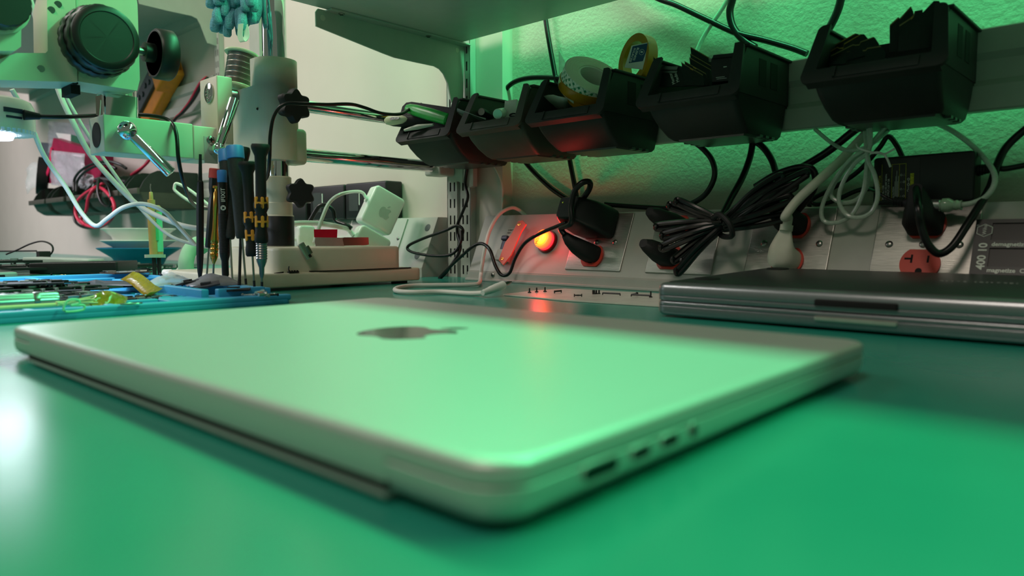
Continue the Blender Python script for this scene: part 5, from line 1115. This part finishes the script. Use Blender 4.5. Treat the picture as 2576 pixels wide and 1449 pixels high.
for k, (pix, yy, lab) in enumerate((
    ([(2238, 63), (2260, 43), (2263, 47), (2291, 16), (2294, 22), (2298, 30), (2300, 120), (2238, 132)], .690, 'tall memory module standing leftmost on the right side of the last bin'),
    ([(2262, 64), (2288, 47), (2292, 44), (2297, 40), (2301, 28), (2321, 24), (2324, 120), (2258, 130)], .682, 'tall memory module with a gold notch in the last bin'),
    ([(2264, 92), (2349, 2), (2362, 2), (2367, 9), (2352, 118), (2258, 131)], .672, 'large black card standing against the right wall of the last bin'))):
    P0 = wy(2300, 80, yy); parts = ()
    if k < 2: parts = (('edge_contacts', pix[:5]+[(a+1.5, c+2.6) for a, c in reversed(pix[:5])], MATS['dull contact edge'], .0004),)
    if k == 1: parts += (('gold_notch', [(2291, 46), (2297, 40), (2296, 46), (2292, 50)], COPPER, .0009),)
    flatcard('memory_module', lab, pix, P0, (.30, -.93, .2), .0012, CARD, 'circuit board', 'memory modules in the last bin', parts)
# ================================================================ chargers and black adapters behind the stand
def charger(name, label, tl, tr, bl, xp, th_, n=(1, -.25, 0.05), emb=True):
    n = V(n).normalized(); P0 = wx(*tl, xp)
    a, b_, c = (wp(p[0], p[1], P0, n) for p in (tl, tr, bl))
    ux = (b_-a); uy = (a-c); M = frame((a+b_+c+(b_-a+c))/4, ux, uy); w_, h_ = ux.length, uy.length
    t = thing(name, label, 'power adapter', M.translation, 'white laptop chargers')
    obj('case', B().slab(w_, h_, .007, -th_, 0, .0035, .0035, M, 6), WHITEP, t)
    return t, M, w_, h_
t, M, w_, h_ = charger('laptop_charger', 'white square charger leaning on top of another behind the stand', (943, 459), (1017, 502), (912, 557), -.938, .027)
text('lettering', '\u00d8', .014, M @ MX.Translation((w_*.02, -h_*.08, .0001)), mat('faint grey print', (176, 186, 176), .4), t, depth=.00003) if False else None
em = M @ MX.Translation((w_*.06, -h_*.03, .0001)) @ MX.Scale(.020, 4)
obj('logo', B().prism(ap, 0, .006, em).prism(lf, 0, .006, em), mat('faint grey emblem', (190, 198, 190), .2), t)
pe_ = M @ V((-w_/2, h_*.08, -.013))
obj('cable_boss', B().cyl(pe_+(M.to_3x3() @ V((.002, 0, 0))), pe_+(M.to_3x3() @ V((-.003, 0, 0))), .0042), WHITEP, t)
obj('white_cord', B().tube([pe_, pe_+(M.to_3x3() @ V((-.014, .006, 0))), *[wd(*p) for p in ((862, 487, 1.04), (830, 508, 1.03), (812, 545, 1.02), (800, 580, 1.01), (790, 612, 1.0))]], .0026, 8), WHITEP, t)
t, M, w_, h_ = charger('laptop_charger', 'white square charger standing under the leaning one behind the stand', (906, 559), (982, 604), (884, 632), -.930, .025)
pe_ = M @ V((-w_/2, h_*.05, -.012))
obj('white_cord', B().tube([pe_, pe_+(M.to_3x3() @ V((-.012, .004, 0))), *[wd(*p) for p in ((850, 570, 1.03), (810, 563, 1.02), (770, 561, 1.01), (735, 563, 1.0), (705, 570, 1.0))]], .0036, 8), WHITEP, t)
t, M, w_, h_ = charger('laptop_charger', 'white charger half hidden right of the black stand sleeve', (759, 566), (803, 570), (741, 640), -.945, .022)
pe_ = M @ V((-w_/2, 0, -.011)); obj('white_cord', B().tube([pe_, pe_+(M.to_3x3() @ V((-.01, .004, 0))), wd(735, 592, 1.03), wd(715, 585, 1.03)], .0026, 8), WHITEP, t)
for lab, x0p, x1p, tp_, bt in (('black adapter box behind the upright charger, right of the pair', 868, 972, 458, 553), ('black adapter box against the wall right of the lower star knob', 779, 866, 467, 553)):
    a, c = wy(x0p, tp_, .742), wy(x1p, bt, .742)
    t = thing('black_adapter', lab, 'power adapter', (a.x, .76, .094), 'black adapters on the blank raceway')
    zt2 = wy((x0p+x1p)/2, tp_, .742).z
    obj('case', B().box((a.x, .742, .0940), (c.x, .777, zt2), None, .003), BLK, t)
    obj('label', B().box((a.x+.012, .7414, .108), (a.x+.040, .7421, zt2-.012)), mat('smoky label', (52, 60, 58), .5) if 'smoky label' not in MATS else MATS['smoky label'], t)
    obj('label_stripe', B().box((a.x+.042, .7414, .118), (a.x+.044, .7421, zt2-.014)), WHITEM, t)
a = wy(760, 480, .742)
tag(obj('black_adapter', B().box((a.x-.11, .742, .0940), (a.x+.012, .777, .128), None, .003), BLK), 'low black adapter box behind the stand pole on the blank raceway', 'power adapter', 'black adapters on the blank raceway')
cable('black_cable', 'black cord arching over the raceway behind the white chargers', [wd(*p) for p in ((780, 556, 1.11), (795, 530, 1.11), (805, 518, 1.11), (822, 517, 1.11), (838, 530, 1.11), (845, 555, 1.11), (870, 566, 1.1), (885, 575, 1.1))], .0034, BLKG)
# bits on the stand's plinth
xs = -.806
def onblock(pix, name, lab, m, th=.0006, cat='metal piece', x=xs):
    P = [wx(a, c, x) for a, c in pix]
    for p in P: p.z = max(p.z, .0508)
    return tag(obj(name, B().loft([[(x, p.y, p.z) for p in P], [(x-th, p.y, p.z) for p in P]]), m), lab, cat, 'metal pieces on the stand plinth')
onblock([(793, 597), (862, 598), (862, 603), (866, 619), (794, 619), (792, 610)], 'metal_shield', 'pale metal shield standing on the stand plinth under the metal strip', mat('dull tin', (168, 172, 168), .4, .6))
onblock([(858, 602), (866, 597), (927, 597), (928, 615), (920, 617), (866, 618), (858, 612)], 'metal_shield', 'dark curved metal shield beside the pale one on the plinth', mat('dark tin', (104, 108, 98), .3, .8), .004, x=-.812)
onblock([(790, 577), (849, 577), (848, 598), (791, 597)], 'metal_strip', 'strip with painted red reflection standing behind the pale shield on the plinth', mat('strip with painted red reflection', (216, 30, 62), .25, .3), .0006, x=-.824)  # bare metal piece; its red reflection is painted in as base colour
q0, q1 = wx(752, 617, -.784), wx(774, 655, -.7815)
t = thing('metal_connector', 'small metal connector leaning on the plinth front', 'connector', q1)
M = frame(q0, q1-q0, (0, 1, 0)); h2 = (q1-q0).length
obj('plug', B().box((-.001, -.0025, .0003), (h2*.95, .0058, .0040), M, .0006), TIN, t); obj('shell', B().box((h2*.25, .0040, .0012), (h2*.75, .0088, .0050), M, .0006), STEEL, t); obj('notch', B().box((h2*.72, .002, .0030), (h2*.90, .0052, .0045), M), DARK, t)
p = V((-.7825, wx(738, 684, -.7825).y, .0207)); b = B().box((p.x-.002, p.y-.0065, .0206), (p.x+.002, p.y+.0065, .0222))
for k in range(4): b.box((p.x-.001, p.y-.006+.0035*k, .022), (p.x+.001, p.y-.0045+.0035*k, .0234))
b.tube([V((p.x, p.y-.004, .022)), V((p.x, p.y-.006, .0245)), V((p.x, p.y-.0055, .0285))], .0007, 5)
tag(obj('black_connector', b, BLKM), 'tiny black pronged connector on the lower ledge of the stand base', 'connector')
ya, yb_ = wx(782, 680, -.7815).y, wx(1034, 676, -.7815).y
tag(obj('flat_cable', B().tube([V((-.784, ya, .0214)), V((-.7815, ya+.03, .0212)), V((-.7815, yb_-.05, .0212)), V((-.7825, yb_, .0212))], .0021, 6, flat=.32), BLKM), 'long flat black cable lying on the lower ledge of the stand base', 'cable')
p = V((-.782, wx(702, 690, -.782).y, .0207)); tag(obj('plastic_sliver', B().loft([[(p.x-.001, p.y-.006, .0207), (p.x+.001, p.y, .0207), (p.x, p.y+.006, .0207)], [(p.x-.001, p.y-.006, .0212), (p.x+.0005, p.y, .0214), (p.x, p.y+.006, .0225)]]), BLKM), 'thin black sliver at the near end of the stand ledge', 'scrap')
# ================================================================ far left: things on the low bins and on the wall rail
def fw(a, c, y=.66): return wy(a, c, y)
rr_ = fw(108, 443, .672)
t = thing('rubber_roll', 'roll of black rubber around reddish core in the far left bin', 'roll', rr_)
aM = V((-.25, -.9, .1))
roll('outer_roll', '', rr_, aM, .060, .040, .03, BLKM, t); roll('core', '', rr_+V((0, -.002, 0)), aM, .040, .022, .028, mat('wine red film', (92, 34, 44), .2), t)
g = [[fw(66+8*j+3*math.sin(2*i), 425+16*i-(18*math.sin(PI*j/5)), .650+.004*j) for j in range(6)] for i in range(5)]
o = scrap('plastic_bag', 'clear glinting bag round the rubber roll in the far left bin', g, CLEAR, .0006); o['category'] = 'bag'
P = [(134, 347), (262, 388), (262, 420), (240, 470), (112, 460), (122, 410)]
Q = [fw(a, c, .675) for a, c in P]
t = thing('foil_pouch', 'magenta pouch standing in the far left bins', 'pouch', Q[4])
obj('pouch_body', B().loft([[tuple(q) for q in Q], [tuple(q+V((.01, .02, 0))) for q in Q]]), mat('magenta foil', (150, 22, 66), .35, var=.15, vs=30), t)
obj('side_seam', B().tube([fw(130, 372, .672), fw(124, 420, .670), fw(112, 456, .669)], .0075, 8, flat=.4), mat('hot pink seam', (214, 34, 86), .4), t)
for lab, x0, y0, x1, y1, yy, sd_ in (('large clear bag leaning in the middle of the far left bins', 128, 378, 212, 465, .655, 2), ('smaller clear bag in front of the black leads in the left bins', 196, 432, 236, 472, .645, 5), ('pale clear bag hanging above the pouch on the far wall', 122, 305, 240, 385, .745, 8)):
    rd = random.Random(sd_); n = 9
    g = [[fw(x0+(x1-x0)*j/(n-1)+rd.uniform(-2, 2), y0+(y1-y0)*i/(n-1)+9*(j/(n-1)), yy+.012*rd.random()) for j in range(n)] for i in range(n)]
    o = scrap('plastic_bag', lab, g, mat('creased clear film', (214, 214, 220), .15, alpha=.5, bump=.4, bs=40) if 'creased clear film' not in MATS else MATS['creased clear film'], .0005); o['category'] = 'bag'
pc_ = [fw(a, c, .70) for a, c in ((140, 334), (178, 338), (178, 360), (150, 354))]
o = tag(obj('paper_card', B().loft([[tuple(q) for q in pc_], [tuple(q+V((0, .002, 0))) for q in pc_]]), WHITEM), 'white printed card with a green end behind the magenta pouch', 'card')
pc_ = [fw(a, c, .699) for a, c in ((178, 338), (204, 346), (206, 372), (178, 360))]
obj('green_end', B().loft([[tuple(q) for q in pc_], [tuple(q+V((0, .002, 0))) for q in pc_]]), mat('deep green print', (20, 96, 66), .5), o)
pc_ = [fw(a, c, .76) for a, c in ((103, 358), (130, 360), (128, 410), (110, 412))]
tag(obj('grey_cover', B().loft([[tuple(q) for q in pc_], [tuple(q+V((0, .006, 0))) for q in pc_]]), mat('slate cover', (92, 96, 106), .6)), 'slate grey flat cover behind the rubber roll', 'cover')
wr = 'test leads hanging at the far left'
for lab, pts, r, m in (('red lead hanging in a wide loop below the left bins', [(262, 460, .64), (225, 480, .625), (196, 505, .615), (190, 535, .612), (204, 560, .612), (240, 572, .612), (272, 560, .612), (287, 535, .612), (284, 505, .615), (262, 478, .62), (245, 470, .64)], .0042, REDW),
                       ('red lead hanging in a narrow loop within the wide one', [(258, 462, .645), (235, 476, .62), (222, 500, .612), (217, 530, .611), (204, 552, .611), (214, 566, .611)], .0040, REDW),
                       ('black lead hanging down behind the red loops', [(228, 470, .635), (200, 500, .62), (186, 530, .614), (190, 558, .612), (212, 572, .612), (244, 572, .613), (262, 560, .613)], .0036, BLKG),
                       ('black lead arching over the middle of the left bins', [(186, 480, .63), (188, 450, .635), (205, 428, .64), (235, 412, .65), (270, 406, .66), (300, 413, .67), (318, 424, .68)], .0036, BLKG),
                       ('second black lead arching just inside the first', [(192, 482, .628), (195, 455, .633), (212, 434, .64), (240, 418, .65), (268, 413, .66), (292, 424, .67)], .0036, BLKG),
                       ('black lead hanging in two short loops from the clip', [(248, 448, .62), (246, 480, .615), (256, 510, .613), (274, 520, .613), (279, 495, .615), (272, 468, .62), (262, 455, .63)], .0036, BLKG),
                       ('red lead running from the bins across behind the big black side', [(280, 517, .64), (310, 518, .68), (330, 516, .72)], .0040, REDW)):
    cable('test_lead', lab, [wy(*p) for p in pts], r, m, 8, 'cable', wr)
p0, p1 = wy(238, 450, .62), wy(318, 458, .66); tag(obj('probe_handle', B().lathe([(.002, 0), (.007, .02), (.0075, (p1-p0).length*.7), (.005, (p1-p0).length)], aim(p0, p1), 14), BLKM), 'black probe handle lying across the left bins', 'probe')
for lab, pts, m in (('red lead dropping from the high rail behind the arm', [(520, 195, .74), (502, 212, .745), (478, 255, .75), (455, 285, .75), (440, 300, .75), (405, 355, .74), (370, 410, .72), (330, 440, .70)], REDW), ('black lead twisted along the red one from the high rail', [(522, 196, .738), (508, 212, .743), (487, 250, .748), (460, 283, .748), (436, 306, .748), (400, 362, .738), (362, 418, .718), (322, 450, .70)], BLKG)):
    cable('test_lead', lab, [wy(*p) for p in pts], .0036, m, 8, 'cable', wr)
# multimeter on the high rail
mt, mb_ = wy(432, 150, .745), wy(345, 318, .745)
ax_ = (mt-mb_).normalized(); sx_ = ax_.cross(V((0, -1, 0))).normalized()
MM = frame((mt+mb_)/2, sx_, ax_); hm = (mt-mb_).length
t = thing('multimeter', 'yellow handheld multimeter leaning on the high far rail', 'meter', mb_)
obj('yellow_case', B().slab(.052, hm, .012, -.022, .004, .003, .006, MM @ MX.Translation((.015, 0, 0)), 5).box((-.012, hm*.22, -.024), (.042, hm*.5, .024), MM, .006), YEL, t)
obj('dark_face', B().slab(.050, hm*.80, .006, .0, .012, .001, .002, MM @ MX.Translation((-.026, -hm*.08, 0)), 5), mat('dark grey face', (70, 74, 80), .5), t)
for k in range(5): obj('button', B().cyl(MM @ V((-.030+.008*(k % 2), hm*(.16-.09*k), .010)), MM @ V((-.030+.008*(k % 2), hm*(.16-.09*k), .016)), .007, seg=14), mat('orange button', (214, 150, 60), .5) if k == 0 else MATS['dark grey face'], t)
obj('red_jack', B().cyl(MM @ V((-.036, -hm*.50, .004)), MM @ V((-.040, -hm*.56, .004)), .012, seg=16), mat('dark red jack', (120, 26, 44), .5), t)
# blade bracket of the bays: vertical dark post seen behind the pole
struct('trim_2', B().box((wy(627, 100, .7665).x, .7665, 0), (wy(652, 100, .7665).x, .7785, 1.3)), GREYP)
# ================================================================ bowls
def bowl(name, label, c, r, z0, z1, m, th=.002, rb=.55, lip=.006):
    M = MX.Translation((c[0], c[1], 0)); h = z1-z0
    pr = [(r*rb, z0), (r*rb+.004, z0), (r*(rb+.3*(1-rb)), z0+h*.45), (r*.93, z0+h*.9), (r, z1), (r+.0005, z1+th*.6), (r-.002, z1+th), (r*.93-lip*.5, z0+h*.9+th), (r*(rb+.3*(1-rb))-.002, z0+h*.45+th), (r*rb, z0+th*1.2), (0.0001, z0+th*1.2)]
    return tag(obj(name, B().lathe(pr, M, 56), m), label, 'bowl', 'nested bowls')
bc = wz(350, 664, .001); bc = wd(352, 640, 1.60)
zf = lambda py: CAMH+(593.8-py)/FPX*1.60
bowl('bowl', 'blue plastic bowl at the bottom of the nested bowls', bc, .084, .0005, zf(625), mat('blue bowl plastic', (24, 112, 152), .35), rb=.5)
bowl('bowl', 'shallow white bowl in the middle of the nested bowls', (bc.x, bc.y), .077, zf(634), zf(606), WHITEP, rb=.55)
bowl('bowl', 'white bowl on top of the nested bowls', (bc.x, bc.y), .074, zf(610), zf(577), WHITEP, rb=.62)
# ================================================================ flux syringes standing on their plungers
for k, (lab, a0, a1, xx) in enumerate((('amber flux syringe with a long dosing needle behind the tray', 386, 383, 0), ('green labelled syringe standing right of the amber one', 396, 397, 1))):
    dp = 1.13+.015*k
    base = wd(393+6*k, 690, dp); base.z = .0006; up = V((-.03+.012*k, 0, 1)).normalized()
    t = thing('syringe', lab, 'syringe', base, 'flux syringes')
    M = aim(base, base+up)
    z = lambda py: CAMH+(593.8-py)/FPX*dp
    amb = mat('amber flux', (190, 160, 96), .25, alpha=.92) if 'amber flux' not in MATS else MATS['amber flux']
    M = MX.Translation(up*0) @ aim(base+V((-.006+.010*k, 0, 0)), base+V((-.006+.010*k, 0, 0))+up)
    obj('plunger', B().lathe([(.0075, 0), (.0075, .002), (.0030, .003), (.0030, z(645)), (.0046, z(643))], M, 16), BLKM, t)
    obj('flange', B().lathe([(.0135 if k == 0 else .010, z(649)), (.0135 if k == 0 else .010, z(641))], M, 20, 1, .7), mat('pale flange', (176, 186, 170), .4) if 'pale flange' not in MATS else MATS['pale flange'], t)
    obj('barrel', B().lathe([(.0060, z(641)), (.0064, z(560) if k == 0 else z(566)), (.0064, z(528)), (.0056, z(520)), (.0052, z(505))] if k == 0 else [(.0066, z(641)), (.0068, z(530)), (.0060, z(522)), (.0036, z(518))], M, 20), amb, t)
    if k == 0:
        obj('luer_cap', B().lathe([(.0054, z(520)), (.0054, z(504)), (.0030, z(503)), (.0026, z(486)), (.0018, z(484))], M, 18), amb, t)
        obj('needle', B().tube([M @ V((0, 0, z(486))), M @ V((.0006, 0, z(474))), M @ V((-.0002, 0, z(464)))], .0008, 6), STEEL, t)
        obj('label', B().lathe([(.0067, z(606)), (.0067, z(562))], M @ MX.Translation((-.0042, 0, 0)), 16, .6, 1), mat('green label', (64, 190, 120), .5), t)
    else:
        obj('label', B().lathe([(.0071, z(634)), (.0071, z(535))], M, 24), mat('mint label', (112, 214, 168), .5), t)
        lb_ = B()
        tc_ = (EYE-base); tc_.z = 0; tc_.normalize(); s_ = V((0, 0, 1)).cross(tc_)
        for q_ in range(12): p = base+V((.004, 0, z(600)+.0042*q_))+tc_*.0071-s_*.003; lb_.box((-.0009, -.0012, 0), (.0009, .0012, .0004), frame(p, s_, V((0, 0, 1))))
        obj('label_print', lb_, mat('blue print', (30, 80, 130), .5), t)
# ================================================================ clutter of boards behind the tray
gb = 'boards on the far bench'
CLT = [('long dark board under the bowls at the back of the bench', 300, 668, .006, .05, .30, PCBG, 2, 26, 40), ('dark metal edged panel behind the tray', 215, 668, .012, .06, .24, BLK, 3, 10, 41), ('pale edged board bundle left of the brush', 110, 706, .008, .05, .11, PCB, 10, 18, 42), ('flat board beneath the board bundle at left', 10, 697, .004, .09, .16, PCB, -8, 14, 43), ('dark board pile lowest at the left edge', -25, 668, .010, .10, .22, PCB, 6, 18, 44), ('populated board on the left edge pile', -20, 655, .022, .08, .20, PCB, -5, 22, 45), ('board just behind the tray with green parts', 390, 672, .004, .04, .16, PCBG, 12, 18, 46), ('long thin board strip lying before the black panel', 190, 697, .004, .02, .22, PCB, 4, 16, 47)]
for lab, a, c, z, lx, ly, m, rz, n, sd_ in CLT:
    P_ = wz(a, c, z)
    if P_.x < -2.6: P_ = wd(a, c, 1.5); P_.z = z
    board(lab, P_, max(.0004, z-.004), lx, ly, m, rz, n, .004 if z > .008 else .0016, sd_, grp=gb, tall=.004)
p = wd(170, 655, 1.30); w1, w2 = wd(78, 655, 1.3), wd(245, 660, 1.3)
tag(obj('clear_case', B().slab((w2-w1).length, .05, .004, 0, .010, .001, .002, frame((w1+w2)/2+V((0, 0, -.004)), (w2-w1).normalized(), (-(w2-w1).y, (w2-w1).x, 0))), mat('frosted case', (196, 200, 198), .4, alpha=.75)), 'frosted flat case lying on the dark panel at left', 'case')
w1, w2 = wd(105, 672, 1.25), wd(322, 668, 1.25); mid = (w1+w2)/2
tag(obj('black_slab', B().slab((w2-w1).length, .07, .004, -.010, .008, .001, .002, frame(mid, (w2-w1).normalized(), (-(w2-w1).y, (w2-w1).x, 0))), BLK), 'thick black panel lying behind the tray below the frosted case', 'panel')
cable('flex_strap', 'thin black strap arching up from the boards at the left edge', [wd(*p) for p in ((15, 640, 1.35), (45, 628, 1.35), (75, 614, 1.35), (105, 607, 1.35), (128, 615, 1.35), (133, 630, 1.35), (122, 646, 1.35))], .0016, BLKM, 6)
tag(obj('connector_block', B().box((-.010, -.008, 0), (.010, .010, .014), MX.Translation(V((wd(108, 645, 1.34).x, wd(108, 645, 1.34).y, .022)))), BLKM), 'small black connector where the arching strap ends', 'connector')
tag(obj('thin_bar', B().tube([wd(-10, 632, 1.36), wd(92, 631, 1.36)], .0016, 6, smooth=False), BLK), 'thin black bar lying level on the left edge boards', 'bar')
p = wd(8, 694, 1.0); t = thing('usb_connector', 'pale aluminium connector housing at the left edge behind the tray', 'connector', V((p.x, p.y, .004)))
M = frame(V((p.x, p.y, .0085)), (0, 1, 0), (0, 0, 1)); obj('shell', B().slab(.030, .0125, .003, -.012, .010, .001, .002, M, 5), mat('pale alu shell', (150, 172, 164), .4, .5), t); obj('socket', B().slab(.008, .0055, .0008, .0098, .0106, 0, 0, M @ MX.Translation((-.004, 0, 0))), DARK, t)
p0, p1 = wz(152, 698, .008), wz(212, 702, .008); t = thing('brush', 'small brush with tan bristles lying left behind the tray wall', 'brush', p0)
obj('brush_handle', B().cyl(p0+(p1-p0)*.35, p1, .0026, .0022, 10), mat('ivory handle', (212, 208, 180), .5), t)
br_ = B(); rd = random.Random(3)
for k in range(30): d_ = V((rd.uniform(-.006, .006), rd.uniform(-.006, .006), rd.uniform(-.004, .004))); br_.tube([p0+(p1-p0)*.36+d_*.3, p0+d_], .0006, 4, smooth=False)
obj('bristles', br_, mat('tan bristle', (196, 182, 132), .8), t)['kind'] = 'stuff'
tag(obj('white_cable_coil', B().tube([wd(*p) for p in ((436, 690, 1.12), (455, 672, 1.12), (470, 640, 1.1), (485, 612, 1.1), (500, 600, 1.1))], .0030, 8), WHITEM), 'white cable rising at the left end of the stand base', 'cable')
gl2 = [wd(*p) for p in ((470, 690, 1.08), (468, 660, 1.08), (478, 630, 1.09), (500, 612, 1.10), (520, 625, 1.10))]
tag(obj('pale_sleeve', B().tube(gl2, .011, 12), mat('pale green foam', (150, 190, 160), .8)), 'pale green foam sleeve standing behind the spudger', 'sleeve')
cable('white_cable', 'white cable bent in a hairpin behind the black cable at the arm', [wd(*p) for p in ((530, 520, 1.15), (480, 480, 1.15), (446, 462, 1.15), (439, 470, 1.15), (443, 482, 1.15), (480, 508, 1.15), (530, 528, 1.15))], .0024, WHITEM)
